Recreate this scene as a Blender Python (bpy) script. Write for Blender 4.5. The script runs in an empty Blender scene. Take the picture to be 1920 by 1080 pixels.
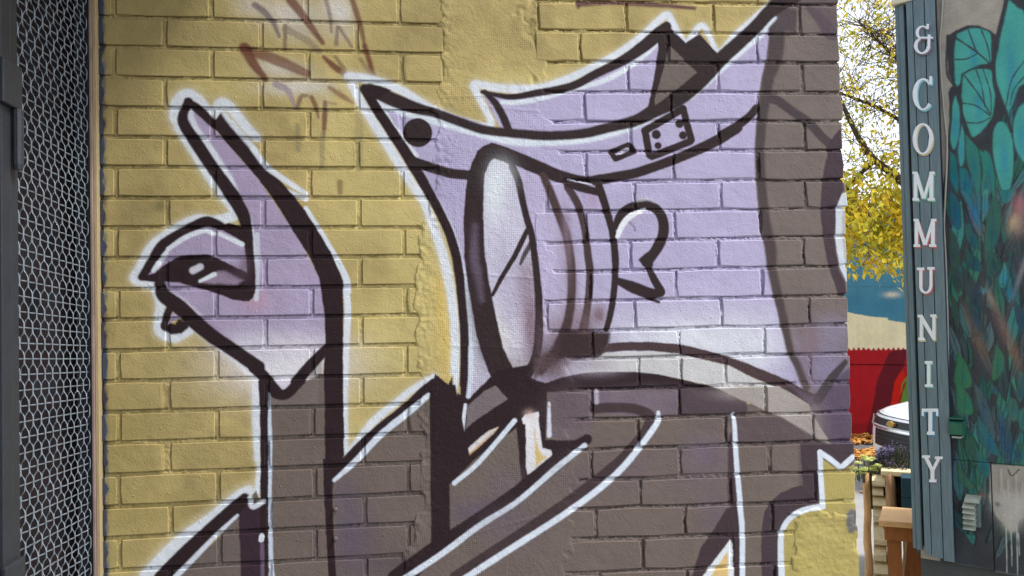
import bpy, bmesh, math, random
import numpy as np
from mathutils import Vector, Matrix
random.seed(7)
SC = bpy.context.scene; COL = SC.collection
# ---------------------------------------------------------------- wall mural paint (a raster made from strokes, in wall metres)
F_PX, YAW, PITCH, ROLL = 1560.578, 0.1307727, 0.0257543, -0.0217907
CAM = np.array([0.6449386, -1.9992353, 0.0])          # x, y ; z is added below
WALL_Z0 = 2.9927                                         # height of the wall's reference course above the ground
CAM[2] = WALL_Z0 - 0.6926659
def cam_axes():
    cy, sy, cp, sp, cr, sr = (math.cos(YAW), math.sin(YAW), math.cos(PITCH), math.sin(PITCH), math.cos(ROLL), math.sin(ROLL))
    fwd = np.array([sy*cp, cy*cp, sp]); right = np.array([cy, -sy, 0.0]); up = np.cross(right, fwd)
    return cr*right + sr*up, -sr*right + cr*up, fwd
RT, UP, FW = cam_axes()
def ray(px, py):
    return FW + (px-960)/F_PX*RT - (py-540)/F_PX*UP
def at_y(px, py, y):                                   # the point of the vertical plane y = const seen at that place of the photograph
    d = ray(px, py); return CAM + d*((y-CAM[1])/d[1])
def at_z(px, py, z):
    d = ray(px, py); return CAM + d*((z-CAM[2])/d[2])
def wall_pt(px, py):
    p = at_y(px, py, 0.0); return p[0], p[2]

# ---------------------------------------------------------------- camera, sky, sun, exposure
cam_d = bpy.data.cameras.new('camera'); cam_o = bpy.data.objects.new('camera', cam_d); COL.objects.link(cam_o); SC.camera = cam_o
cam_d.sensor_width = 36.0; cam_d.lens = 36.0*F_PX/1920.0; cam_d.clip_start = 0.02; cam_d.clip_end = 2000
cam_o.matrix_world = Matrix(((RT[0], UP[0], -FW[0], CAM[0]), (RT[1], UP[1], -FW[1], CAM[1]), (RT[2], UP[2], -FW[2], CAM[2]), (0, 0, 0, 1)))
SUN_AZ, SUN_EL = math.radians(112), math.radians(54)
W = bpy.data.worlds.new('World'); SC.world = W; W.use_nodes = True
wn, wl = W.node_tree.nodes, W.node_tree.links
sky = wn.new('ShaderNodeTexSky'); sky.sky_type = 'NISHITA'; sky.sun_disc = False
sky.sun_elevation = SUN_EL; sky.sun_rotation = SUN_AZ; sky.air_density = 1.0; sky.dust_density = 1.0; sky.ozone_density = 1.0
hs = wn.new('ShaderNodeHueSaturation'); hs.inputs['Saturation'].default_value = 0.3     # overcast: a nearly white sky
wl.new(sky.outputs[0], hs.inputs['Color']); wl.new(hs.outputs[0], wn['Background'].inputs[0]); wn['Background'].inputs[1].default_value = 0.13
sd = bpy.data.lights.new('sun', 'SUN'); sd.energy = 1.5; sd.angle = math.radians(10); sd.color = (1.0, .97, .94)
so = bpy.data.objects.new('sun', sd); COL.objects.link(so)
sdir = Vector((math.sin(SUN_AZ)*math.cos(SUN_EL), math.cos(SUN_AZ)*math.cos(SUN_EL), math.sin(SUN_EL)))
so.rotation_euler = sdir.to_track_quat('Z', 'Y').to_euler()
SC.view_settings.view_transform = 'Standard'; SC.view_settings.look = 'None'; SC.view_settings.exposure = 1.5; SC.view_settings.gamma = 1.0
SC.view_settings.use_curve_mapping = False

# ---------------------------------------------------------------- helpers
def srgb(r, g, b):
    return tuple(((c/255)/12.92 if c/255 <= .04045 else ((c/255+.055)/1.055)**2.4) for c in (r, g, b))
def mat(name, col, rough=.7, bump=0.0, bscale=60, var=.12, vscale=8, metal=0.0, spec=.4, stretch=None, transl=0.0, ramp=None):
    """A procedural material: colour drift from noise, fine relief from noise; stretch = (x, y, z) makes grain."""
    m = bpy.data.materials.new(name); m.use_nodes = True; n, l = m.node_tree.nodes, m.node_tree.links
    b = n['Principled BSDF']; b.inputs['Roughness'].default_value = rough; b.inputs['Metallic'].default_value = metal
    b.inputs['Specular IOR Level'].default_value = spec
    g = n.new('ShaderNodeNewGeometry'); src = g.outputs['Position']
    if stretch:
        tc = n.new('ShaderNodeTexCoord'); mp = n.new('ShaderNodeMapping'); mp.inputs['Scale'].default_value = stretch
        l.new(tc.outputs['Object'], mp.inputs['Vector']); src = mp.outputs[0]
    t = n.new('ShaderNodeTexNoise'); t.inputs['Scale'].default_value = vscale; t.inputs['Detail'].default_value = 6; l.new(src, t.inputs['Vector'])
    r = n.new('ShaderNodeValToRGB'); l.new(t.outputs['Fac'], r.inputs['Fac'])
    c = srgb(*col)
    if ramp:
        els = r.color_ramp.elements
        while len(els) < len(ramp): els.new(.5)
        for e, (p, cc) in zip(els, ramp): e.position = p; e.color = (*srgb(*cc), 1)
    else:
        r.color_ramp.elements[0].position = .3; r.color_ramp.elements[1].position = .7
        r.color_ramp.elements[0].color = (*[v*(1-var) for v in c], 1); r.color_ramp.elements[1].color = (*[min(v*(1+var), .92) for v in c], 1)
    l.new(r.outputs[0], b.inputs['Base Color'])
    if bump:
        t2 = n.new('ShaderNodeTexNoise'); t2.inputs['Scale'].default_value = bscale; t2.inputs['Detail'].default_value = 5; l.new(src, t2.inputs['Vector'])
        bp = n.new('ShaderNodeBump'); bp.inputs['Strength'].default_value = 1; bp.inputs['Distance'].default_value = bump
        l.new(t2.outputs['Fac'], bp.inputs['Height']); l.new(bp.outputs[0], b.inputs['Normal'])
    if transl:
        tr = n.new('ShaderNodeBsdfTranslucent'); l.new(r.outputs[0], tr.inputs['Color']); mx = n.new('ShaderNodeMixShader'); mx.inputs[0].default_value = transl
        l.new(b.outputs[0], mx.inputs[1]); l.new(tr.outputs[0], mx.inputs[2]); l.new(mx.outputs[0], n['Material Output'].inputs[0])
    return m
def tag(o, label=None, cat=None, group=None, kind=None):
    for k, v in (('label', label), ('category', cat), ('group', group), ('kind', kind)):
        if v: o[k] = v
    return o
def link(name, me, m=None, parent=None, loc=None):
    o = bpy.data.objects.new(name, me); COL.objects.link(o)
    if m and me and not me.materials: me.materials.append(m)
    if parent: o.parent = parent
    if loc is not None: o.location = loc
    return o
def empty(name, loc, rz=0.0):
    o = bpy.data.objects.new(name, None); COL.objects.link(o); o.location = loc; o.rotation_euler[2] = rz; o.empty_display_size = .1; return o
def mesh(name, v, f, smooth=False):
    me = bpy.data.meshes.new(name); me.from_pydata([tuple(p) for p in v], [], f); me.update()
    if smooth:
        for p in me.polygons: p.use_smooth = True
    return me
class MB:
    """Collects shapes into one mesh."""
    def __init__(s): s.v, s.f = [], []
    def add(s, v, f):
        o = len(s.v); s.v += [tuple(p) for p in v]; s.f += [tuple(i+o for i in q) for q in f]; return s
    def box(s, a, b, bev=0.0):
        (x0, y0, z0), (x1, y1, z1) = a, b
        if not bev:
            return s.add([(x0,y0,z0),(x1,y0,z0),(x1,y1,z0),(x0,y1,z0),(x0,y0,z1),(x1,y0,z1),(x1,y1,z1),(x0,y1,z1)],
                         [(0,3,2,1),(4,5,6,7),(0,1,5,4),(1,2,6,5),(2,3,7,6),(3,0,4,7)])
        bm = bmesh.new(); bmesh.ops.create_cube(bm, size=1)
        for w in bm.verts: w.co = Vector(((x0+x1)/2+w.co.x*(x1-x0), (y0+y1)/2+w.co.y*(y1-y0), (z0+z1)/2+w.co.z*(z1-z0)))
        bmesh.ops.bevel(bm, geom=bm.edges[:], offset=bev, segments=2, profile=.5, affect='EDGES')
        bm.verts.index_update(); s.add([w.co[:] for w in bm.verts], [[w.index for w in f.verts] for f in bm.faces]); bm.free(); return s
    def tube(s, pts, r, n=6, cap=True):
        pts = [Vector(p) for p in pts]; rs = r if hasattr(r, '__len__') else [r]*len(pts); v, f = [], []
        for i, p in enumerate(pts):
            d = (pts[min(i+1, len(pts)-1)]-pts[max(i-1, 0)]).normalized(); a = d.orthogonal().normalized() if abs(d.z) > .9 else d.cross(Vector((0,0,1))).normalized()
            if abs(d.z) > .9: a = (Vector((1,0,0))-d*d.x).normalized()
            b = d.cross(a)
            for k in range(n):
                t = 2*math.pi*k/n; v.append(p+(a*math.cos(t)+b*math.sin(t))*rs[i])
        for i in range(len(pts)-1):
            for k in range(n): f.append((i*n+k, i*n+(k+1) % n, (i+1)*n+(k+1) % n, (i+1)*n+k))
        if cap: f.append(tuple(range(n))[::-1]); f.append(tuple((len(pts)-1)*n+k for k in range(n)))
        return s.add(v, f)
    def prism(s, poly, a, b, axis=1):
        """poly in the two other axes, extruded from a to b along axis."""
        n = len(poly); v = []
        for t in (a, b):
            for p, q in poly: v.append((t, p, q) if axis == 0 else (p, t, q) if axis == 1 else (p, q, t))
        return s.add(v, [tuple(range(n))[::-1], tuple(range(n, 2*n))]+[(i, (i+1) % n, n+(i+1) % n, n+i) for i in range(n)])
    def build(s, name, m, parent=None, smooth=False, fix=True):
        me = mesh(name, s.v, s.f, smooth)
        if fix:
            bm = bmesh.new(); bm.from_mesh(me); bmesh.ops.recalc_face_normals(bm, faces=bm.faces[:]); bm.to_mesh(me); bm.free()
        return link(name, me, m, parent)
def copy_tree(o, parent=None):
    c = o.copy(); COL.objects.link(c)
    if parent: c.parent = parent
    for ch in list(o.children): copy_tree(ch, c)
    return c
TILES = {}
for _i, _n in enumerate('ABCDEFGHIJKL'):
    TILES[_n] = (480*(_i % 4), 360*(_i//4), 3.0)
for _n, _o in dict(P1=(800,660), P2=(1080,620), P3=(1320,620), P4=(1320,840), P5=(1320,0), P6=(1320,200), P7=(1320,420),
                   Q1=(840,240), Q2=(840,480), Q3=(420,0)).items():
    TILES[_n] = (_o[0], _o[1], 4.5)
def T(n, *xy):
    ox, oy, s = TILES[n]
    return [(ox+xy[i]/s, oy+xy[i+1]/s) for i in range(0, len(xy), 2)]
def lin(c):
    c = np.asarray(c, np.float32)/255.0
    return np.where(c <= 0.04045, c/12.92, ((c+0.055)/1.055)**2.4).astype(np.float32)

def vnoise(shape, cell, rng):                          # smooth value noise
    h, w = shape; gh, gw = int(h/cell)+3, int(w/cell)+3
    g = rng.random((gh, gw), dtype=np.float32)
    y = np.arange(h, dtype=np.float32)/cell; x = np.arange(w, dtype=np.float32)/cell
    yi = y.astype(int); xi = x.astype(int); fy = (y-yi)[:, None]; fx = (x-xi)[None]
    fy = fy*fy*(3-2*fy); fx = fx*fx*(3-2*fx)
    a = g[yi][:, xi]; b = g[yi][:, xi+1]; c = g[yi+1][:, xi]; d = g[yi+1][:, xi+1]
    return (a*(1-fx)+b*fx)*(1-fy)+(c*(1-fx)+d*fx)*fy

class Paint:
    """A painted surface: to_uv turns photograph places into metres on the surface; one texel is TX metres."""
    def __init__(s, x0, x1, z0, z1, tx, conv, scale, base, seed=1):
        s.x0, s.z1, s.tx, s.conv, s.scale = x0, z1, tx, conv, scale
        s.w, s.h = int((x1-x0)/tx), int((z1-z0)/tx); s.x1 = x0+s.w*tx; s.z0 = z1-s.h*tx
        s.img = np.empty((s.h, s.w, 3), np.float32); s.img[:] = lin(base)
        rng = np.random.default_rng(seed); s.rng = rng; s.gain = 1.0
        s.wob = (vnoise((s.h, s.w), 16, rng)-.5)*1.3+(vnoise((s.h, s.w), 3, rng)-.5)*.9
        s.grain = vnoise((s.h, s.w), 1.5, rng)
    def P(s, pts):                                     # to texels
        out = []
        for p in pts:
            x, z = s.conv(*p[:2]); out.append(((x-s.x0)/s.tx, (s.z1-z)/s.tx))
        return np.array(out, np.float32)
    def px(s, p):                                      # how many texels one photograph pixel is
        return s.scale/s.tx
    def blend(s, sl, a, col):
        c = col if getattr(col, 'ndim', 1) == 3 else lin(col)
        s.img[sl] += (c-s.img[sl])*a[..., None]
    def box(s, q, m):
        x0, y0 = np.floor(q.min(0)-m).astype(int); x1, y1 = np.ceil(q.max(0)+m).astype(int)
        x0, y0, x1, y1 = max(x0, 0), max(y0, 0), min(x1, s.w), min(y1, s.h)
        if x1 <= x0 or y1 <= y0: return None
        yy, xx = np.mgrid[y0:y1, x0:x1].astype(np.float32)
        return (slice(y0, y1), slice(x0, x1)), xx, yy
    def poly(s, pts, col, blur=1.2, a=1.0, smooth=0, wob=1.0):
        q = s.P(pts)
        if smooth: q = crom(np.vstack([q, q[:1]]), smooth)[:-1]
        k = s.px(0); b = max(blur*k, .6); r = s.box(q, b+2)
        if r is None: return
        sl, xx, yy = r; ins = np.zeros(xx.shape, bool); d2 = np.full(xx.shape, 1e12, np.float32); m = b+3*k
        n = len(q)
        for i in range(n):
            (ax, ay), (bx, by) = q[i], q[(i+1) % n]
            if ay != by:
                c = (yy < max(ay, by)) & (yy >= min(ay, by)); ins ^= c & (xx < (bx-ax)*(yy-ay)/(by-ay)+ax)
            X0 = int(max(min(ax, bx)-m-sl[1].start, 0)); X1 = int(max(max(ax, bx)+m-sl[1].start+1, 0))
            Y0 = int(max(min(ay, by)-m-sl[0].start, 0)); Y1 = int(max(max(ay, by)+m-sl[0].start+1, 0))
            u = xx[Y0:Y1, X0:X1]; v = yy[Y0:Y1, X0:X1]
            if u.size == 0: continue
            dx, dy = bx-ax, by-ay; t = np.clip(((u-ax)*dx+(v-ay)*dy)/(dx*dx+dy*dy+1e-9), 0, 1)
            e = (u-ax-t*dx)**2+(v-ay-t*dy)**2
            np.minimum(d2[Y0:Y1, X0:X1], e, out=d2[Y0:Y1, X0:X1])
        d = np.sqrt(d2); d = np.where(ins, -d, d)+s.wob[sl]*k*wob
        al = np.clip(.5-d/(2*b), 0, 1); al = al*al*(3-2*al)*a
        s.blend(sl, al, col)
    def stroke(s, pts, w, col, blur=1.4, a=1.0, smooth=6, wob=1.0):
        q = s.P(pts); k = s.px(0)*(1.1 if sum(col) < 240 else 1.0)
        ws = np.asarray(w if np.ndim(w) else [w]*len(q), np.float32)
        ws = np.interp(np.linspace(0, 1, len(q)), np.linspace(0, 1, len(ws)), ws).astype(np.float32)*k/2
        if smooth and len(q) > 2:
            z = crom(np.column_stack([q, ws]), smooth); q, ws = z[:, :2], z[:, 2]
        b = max(blur*k, .6); m = float(ws.max())+b+3
        r = s.box(q, m)
        if r is None: return
        sl, xx, yy = r; dm = np.full(xx.shape, 1e6, np.float32)
        for i in range(len(q)-1):
            (ax, ay), (bx, by) = q[i], q[i+1]
            X0 = int(max(min(ax, bx)-m-sl[1].start, 0)); X1 = int(max(max(ax, bx)+m-sl[1].start+1, 0))
            Y0 = int(max(min(ay, by)-m-sl[0].start, 0)); Y1 = int(max(max(ay, by)+m-sl[0].start+1, 0))
            u = xx[Y0:Y1, X0:X1]; v = yy[Y0:Y1, X0:X1]
            if u.size == 0: continue
            dx, dy = bx-ax, by-ay; t = np.clip(((u-ax)*dx+(v-ay)*dy)/(dx*dx+dy*dy+1e-9), 0, 1)
            e = np.hypot(u-ax-t*dx, v-ay-t*dy)-(ws[i]+(ws[i+1]-ws[i])*t)
            np.minimum(dm[Y0:Y1, X0:X1], e, out=dm[Y0:Y1, X0:X1])
        dm += s.wob[sl]*k*.5*wob
        al = np.clip(.5-dm/(2*b), 0, 1); al = al*al*(3-2*al)*a
        s.blend(sl, al, col)
    def spray(s, x, y, rx, ry, col, a=1.0, rot=0.0):
        q = s.P([(x, y)]); k = s.px(0); r = s.box(q, 2.6*max(rx, ry)*k)
        if r is None: return
        sl, xx, yy = r; c, n = math.cos(rot), math.sin(rot)
        u = (xx-q[0, 0])/k; v = (yy-q[0, 1])/k
        e = np.exp(-((u*c+v*n)/rx)**2-((-u*n+v*c)/ry)**2)*a
        s.blend(sl, np.clip(e*(.75+.5*s.grain[sl]), 0, 1), col)
    def rgba(s):
        out = np.ones((s.h, s.w, 4), np.float32); out[..., :3] = np.clip(s.img*s.gain, 0.004, .9); return out[::-1].copy()
def crom(q, n):
    q = np.asarray(q, np.float32); p = np.vstack([2*q[:1]-q[1:2], q, 2*q[-1:]-q[-2:-1]]); out = []
    for i in range(1, len(p)-2):
        for j in range(n):
            t = j/n
            out.append(.5*(2*p[i]+(p[i+1]-p[i-1])*t+(2*p[i-1]-5*p[i]+4*p[i+1]-p[i+2])*t*t+(3*p[i]-p[i-1]-3*p[i+1]+p[i+2])*t**3))
    out.append(p[-2]); return np.array(out, np.float32)

YEL=(184,164,105); YELL=(204,186,118); LAV=(178,169,198); LAVH=(168,153,180); WH=(214,219,226); DK=(50,36,39); DKB=(56,43,44)
BRN=(114,101,93); PUR=(108,93,112); DPU=(88,74,84); BEI=(164,155,148); RB=(112,66,50)
def paint_mural():
    m = Paint(-0.075, 1.83, WALL_Z0-1.50, WALL_Z0+0.125, 0.001, wall_pt, 1/775.0, YEL, 3)
    S, PO, SP = m.stroke, m.poly, m.spray
    # weathered base coat: broad tonal drift of the yellow, left-hand shade partly painted in
    n1 = vnoise((m.h, m.w), 130, m.rng); n2 = vnoise((m.h, m.w), 28, m.rng)
    t = ((n1-.5)*.36+(n2-.5)*.22)[..., None]
    m.img *= 1+t
    a = np.clip((n1-.45)*1.6, 0, .5)[..., None]; m.img += (lin((164,148,92))-m.img)*a
    for x, y, rx, ry in [(790,520,50,190),(810,300,60,60),(640,250,60,130),(700,640,60,90),(640,800,40,80),(1000,150,150,30),(380,160,80,40),(700,400,90,60)]:
        SP(x, y, rx, ry, YELL, .75)
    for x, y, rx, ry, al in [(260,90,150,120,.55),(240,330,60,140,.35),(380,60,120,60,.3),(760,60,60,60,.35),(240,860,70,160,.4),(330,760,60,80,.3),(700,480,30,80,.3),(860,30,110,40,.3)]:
        SP(x, y, rx, ry, (150,134,88), al)  # olive sprays: part real paint tone, part upper-left shade put into the colour
    SP(850,640,22,110,(222,190,90),.8); SP(835,560,18,60,(224,190,92),.6)
    SP(260,400,40,30,(120,110,72),.35); SP(300,385,12,10,(90,86,64),.5); SP(230,820,60,60,(150,133,74),.5); SP(250,960,90,40,(160,143,82),.4)
    # clouds and rusty strokes above the hand
    for x, y, rx, ry, al in [(545,25,55,26,.75),(640,25,22,22,.8),(630,12,26,20,.7),(470,8,30,20,.5),(560,60,40,20,.4),(535,130,45,14,.6),(545,165,55,14,.75),(590,160,40,12,.5),(505,120,30,16,.4),(640,60,26,18,.4),(610,195,12,40,.2)]:
        SP(x, y, rx, ry, (205,200,192), al)
    for tl, pts, w, c, al in [('Q3',(560,0,650,110,730,220,830,360),[15,14,12,7],RB,.85),('Q3',(1080,-10,1120,120,1160,250,1185,380),[9,10,8,6],RB,.8),('Q3',(1185,390,1215,480,1262,650),[9,9,9],RB,.9),
        ('Q3',(170,400,250,540,345,660),[18,15,10],RB,.9),('Q3',(170,410,350,470,500,530,690,615),[14,18,18,14],RB,.75),('Q3',(840,480,930,560,1030,630),[6,11,10],RB,.9),('Q3',(940,480,1020,590),[7,8],(120,92,66),.7),
        ('Q3',(890,740,1000,810,1085,865),[8,10,7],(128,88,62),.7),('Q3',(260,40,350,110,420,200,462,305),[12,11,9,5],(104,88,96),.75),('Q3',(515,210,512,410),[6,7],(112,78,66),.7),('Q3',(520,240,700,340,800,430),[14,12,12],(136,118,98),.6),
        ('Q3',(855,-10,890,120,905,270),[8,8,5],(128,108,108),.7),('Q3',(955,225,945,370),[6,8],(122,92,84),.7),('Q3',(970,230,1075,390),[6,6],(122,98,90),.7),('Q3',(1150,500,1235,630),[8,12],(130,106,72),.6),
        ('Q3',(440,710,540,770,600,910),[14,11,6],(148,132,140),.75),('Q3',(618,900,650,815,700,805),[7,8,6],(120,86,72),.75),('Q3',(735,820,770,890,795,990),[8,9,4],(116,74,58),.8),('Q3',(850,860,848,960,842,1080),[7,9,8],(120,80,54),.8),
        ('Q3',(850,865,940,875),[5,5],(136,106,80),.5),('B',(385,640,380,760),[8,6],(124,88,58),.7),('B',(372,760,370,930),[10,8],(128,120,88),.5),('B',(580,640,575,940),[16,18],(140,130,92),.4),('B',(232,700,235,840),[8,9],(120,118,92),.5),
        ('B',(470,1025,472,1080),[11,9],(132,106,74),.7),('C',(375,18,560,14,800,24,1025,46),[12,8,10,6],(92,58,62),.9),('C',(375,5,372,40),[7,6],(92,58,62),.8)]:
        S(T(tl, *pts), w, c, 3.0, al, 4)
    # soft white halos
    for tl, pts, w in [('A',(1200,780,1090,690,1010,690,985,640,1000,570,1050,530,1110,560,1190,640,1240,580,1290,600,1390,720,1440,770),[24,16]),('A',(1000,720,1100,860,1200,1010,1260,1080),[14,18,22,22]),
        ('E',(1250,0,1320,120,1200,160,1110,150,1000,200,860,300,780,440,760,490,860,530,900,620,890,720,900,790,980,820,1060,780,1100,760,1300,910,1440,1040),[20,16,18,16,16,17]),
        ('B',(520,430,640,445,800,500,950,590,1060,645,1180,690,1320,700,1260,560,1225,475,1330,490,1440,500),[17,16,16,15,13,12,14,15,16]),
        ('C',(0,500,150,495,300,448,450,378,600,298,740,195,862,85,900,125,975,240,1050,150,1090,160,1158,290,1250,200,1350,115,1450,30),[16,15,14,14,14,12,10,12,14]),
        ('B',(540,480,600,590,700,750,800,910,900,1070),[16,17,18,16]),('F',(900,-20,945,60,1000,200,1060,390,1100,600,1120,820,1115,1010),[15,15,17,17,16,15]),
        ('J',(1000,-40,880,30,780,110,650,220,520,385,500,300,500,0),[13,13,14,14,12,10]),('I',(1400,600,1340,640,1180,770,1000,900,820,1080),[20,26,26,24]),
        ('J',(12,-20,15,200,20,480,0,640),[15,10,12,10]),('I',(1440,0,1436,200,1445,420),[14,10])]:
        S(T(tl, *pts), [v*1.7 for v in w], (206,198,170), 8, .45, 5); S(T(tl, *pts), w, WH, 3.2, .95, 5)
    S(T('F',490,500,515,640,505,880,500,1080), 12, WH, 2, 1); S(T('F',140,-20,280,40), 9, WH, 2, .9); S(T('F',280,90,400,290,500,470,515,560), [8,11,12,12], WH, 2, 1)
    # ---- hand and sleeve
    PO([(352,195),(337,222),(345,240),(400,310),(432,360),(462,430),(395,418),(355,430),(310,465),(272,518),(300,530),(312,560),(330,585),(430,650),(497,715),(537,740),(612,660),(612,560),(598,520),(560,445),(480,330),(410,250)], LAVH, 2)
    SP(540,690,110,50,(224,221,226),1); SP(470,650,60,24,(205,200,212),.8); SP(560,650,70,24,(216,208,214),.7); SP(560,560,50,60,(176,162,192),.6); SP(480,565,22,18,(190,140,152),.5)
    PO(T('J',70,20,170,65,240,0,385,-60,385,1100,85,1100), BRN, 1.6); PO([(505,715),(540,738),(603,672),(607,740),(607,760),(506,760)], (124,112,110), 4, .5)
    S(T('A',1060,600,1090,700,1180,830,1290,1000,1330,1080), [12,11,11,9], WH, 3, .9); S(T('E',1360,60,1400,160,1425,300,1440,420), [8,10,9], WH, 2, .85)
    S(T('F',5,240,8,420,0,600), 9, (200,204,214), 2, .9)
    S(T('E',920,560,1010,600,1130,700), [8,10,6], (206,202,214), 3, .7)
    S(T('A',1060,570,1030,640,1035,700,1100,800,1200,950,1310,1100), [14,15,18,20,20,22], DK, 2)
    S(T('E',1290,0,1360,110,1388,210,1400,320,1412,450,1412,560), [22,21,17,14,13,13], DK, 1.8)
    S(T('A',1050,568,1110,610,1205,700), [10,15,13], DK, 2)
    PO([(362,203),(397,233),(406,222),(417,207),(433,227),(480,278),(500,310),(560,378),(590,423),(620,473),(643,527),(643,720),(645,853),(627,902),(624,930),(627,1020),(632,1090),(614,1090),(612,1020),(607,880),(604,720),(610,645),(608,590),(602,547),(598,520),(577,477),(547,430),(527,397),(503,360),(480,330),(453,300),(408,248)], DK, 1.6)
    S(T('A',1250,625,1300,690,1440,850), [7,10,10], WH, 3, .9); S(T('B',-20,835,60,935,160,1010,280,1090), [9,11,10,9], WH, 2.5, .95)
    S(T('E',795,478,850,395,910,305,1000,240,1100,185,1170,165,1240,190), [12,16,18,16,16,17,14], DK, 2)
    PO(T('E',1215,195,1285,172,1350,190,1400,215,1400,300,1370,285,1300,240), DK, 1.6)
    PO(T('E',785,480,870,455,905,420,960,385,1010,357,1080,350,1170,350,1230,375,1310,415,1390,455,1395,390,1425,385,1435,470,1425,590,1400,615,1310,605,1230,575,1160,550,1080,530,1010,510,955,503,925,503,915,545,900,560,880,505,800,500), DK, 1.8)
    PO(T('E',1115,505,1225,445,1270,445,1370,495,1330,520,1180,513), (150,130,152), 4); SP(446,512,22,9,(74,56,66),.7,.4)
    S(T('E',1125,500,1205,462), [6,8], WH, 2); S(T('E',1085,440,1125,420), [13,12], (196,194,204), 2.5); SP(460,495,12,20,(90,70,80),.6)
    S(T('E',862,440,890,400,935,340), [7,9,8], WH, 2.2); S(T('E',945,320,1050,250,1150,215), [8,9,8], WH, 2.2); S(T('E',1160,215,1200,235), 8, WH, 2); S(T('E',1235,235,1360,293), [7,9], WH, 1.6)
    S(T('E',895,520,920,580,1000,640,1085,720,1200,815,1320,895,1450,985), [16,22,24,24,23,22,22], DK, 2); S(T('F',-10,985,60,1055,120,1130), [20,18,18], DK, 1.8)
    S(T('J',55,20,130,58,180,48,250,-25), 17, DK, 1.8); S(T('F',225,1065,310,970,395,880), [18,18,16], DK, 1.8)
    S(T('E',960,640,935,700,925,755), 12, DK, 2); PO(T('E',902,740,950,735,985,742,1000,715,1060,735,1060,762,1020,795,960,800,915,775), DK, 2.5); PO(T('E',943,742,970,678,1015,705), (172,158,186), 1.4)
    S([(490,716),(497,830),(497,940)], [11,11,15], DK, 1.5); S(T('J',65,60,75,300,75,600,82,1000,90,1100), [8,9,8,9,12], (196,206,220), 1.8)
    # small arrow shape lower left
    PO(T('I',1340,720,1440,600,1480,690,1480,1090,980,1090,1240,850), (112,100,94), 2); PO(T('I',1340,715,1400,640,1480,690,1480,1090,1355,1090), (62,44,54), 1.6)
    PO([(487,715),(502,715),(503,1090),(486,1090),(488,940)], DK, 1.5)
    S(T('I',1375,640,1300,720,1180,830,1060,940,910,1090), [16,24,25,26,26], DK, 2); S(T('I',1335,738,1215,850,1060,1010,980,1090), [5,8,9,9], (206,212,222), 2.2)
    S(T('J',32,855,28,875), 10, WH, 1.2); S(T('J',33,900,36,1090), 7, (110,92,112), 2); S(T('I',1405,640,1420,690,1480,660), [8,9,8], WH, 2.5, .9)
    # ---- head and hat fills
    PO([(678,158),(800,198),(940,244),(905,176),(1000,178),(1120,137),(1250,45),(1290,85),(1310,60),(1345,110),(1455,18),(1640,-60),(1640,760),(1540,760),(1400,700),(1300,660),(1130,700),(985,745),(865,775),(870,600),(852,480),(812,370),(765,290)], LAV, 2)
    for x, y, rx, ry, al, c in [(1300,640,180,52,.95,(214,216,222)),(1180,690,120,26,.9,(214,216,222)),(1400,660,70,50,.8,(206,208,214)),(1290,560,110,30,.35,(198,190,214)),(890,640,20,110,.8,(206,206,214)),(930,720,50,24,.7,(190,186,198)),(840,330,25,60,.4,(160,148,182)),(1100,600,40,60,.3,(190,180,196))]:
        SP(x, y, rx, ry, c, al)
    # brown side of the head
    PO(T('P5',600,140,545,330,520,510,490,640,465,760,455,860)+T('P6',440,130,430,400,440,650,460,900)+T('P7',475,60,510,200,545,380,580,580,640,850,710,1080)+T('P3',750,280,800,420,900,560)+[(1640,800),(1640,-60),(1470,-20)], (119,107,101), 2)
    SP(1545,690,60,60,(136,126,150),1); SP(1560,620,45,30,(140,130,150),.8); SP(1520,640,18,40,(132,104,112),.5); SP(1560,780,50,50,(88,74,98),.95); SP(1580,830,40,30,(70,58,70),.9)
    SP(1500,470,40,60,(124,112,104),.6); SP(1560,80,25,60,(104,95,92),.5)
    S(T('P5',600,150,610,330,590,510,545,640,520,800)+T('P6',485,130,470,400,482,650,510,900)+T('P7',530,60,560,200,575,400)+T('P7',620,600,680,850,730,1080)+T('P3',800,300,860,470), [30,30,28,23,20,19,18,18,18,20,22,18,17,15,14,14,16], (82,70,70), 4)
    PO(T('P5',560,-60,640,60,790,80,770,270,600,250,600,140,540,60), (84,74,76), 5); S(T('P5',880,60,1000,180,1050,260,1090,300), [14,26,30,20], (92,78,84), 4); PO(T('P5',900,60,1130,70,1140,280,1060,270), (94,80,84), 4, .7); S(T('P5',1500,20,600,20), 20, (92,78,80), 5, .7)
    S(T('P5',570,830,640,860,760,950,880,1030)+T('P6',1000,260,1080,330), [18,17,17,17,17,17], (78,68,70), 2)
    PO(T('P6',1060,290,1150,180,1170,380,1170,600,1175,700,1130,790,1110,870,1105,1080)+T('P7',1098,100,1115,250,1145,400,1190,490,1200,600,1130,605,1100,500,1060,390,1025,250,1000,100,992,0)+T('P6',985,950,980,800,990,650,1010,520,1040,390,1030,340), (76,62,68), 1.8)
    PO(T('P6',1260,700,1165,730,1130,800,1112,870,1108,1080)+T('P7',1105,100,1118,220,1145,360,1200,485,1300,500), (200,206,212), 1.8); PO(T('P6',1300,880,1168,870,1160,1080)+T('P7',1165,100,1190,330,1300,380), (170,164,150), 3, .8)
    # hat outline
    S(T('B',690,570,740,600,900,652,1040,690,1200,735,1440,795)+T('C',200,800,400,787,560,752,700,702,850,620,1000,540,1130,430,1260,310,1400,190)+T('P5',520,220,595,150), [12,11,12,14,14,14,13,12,12,12,12,13,13,13,12,8], (214,222,228), 3.5, .95)
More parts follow.
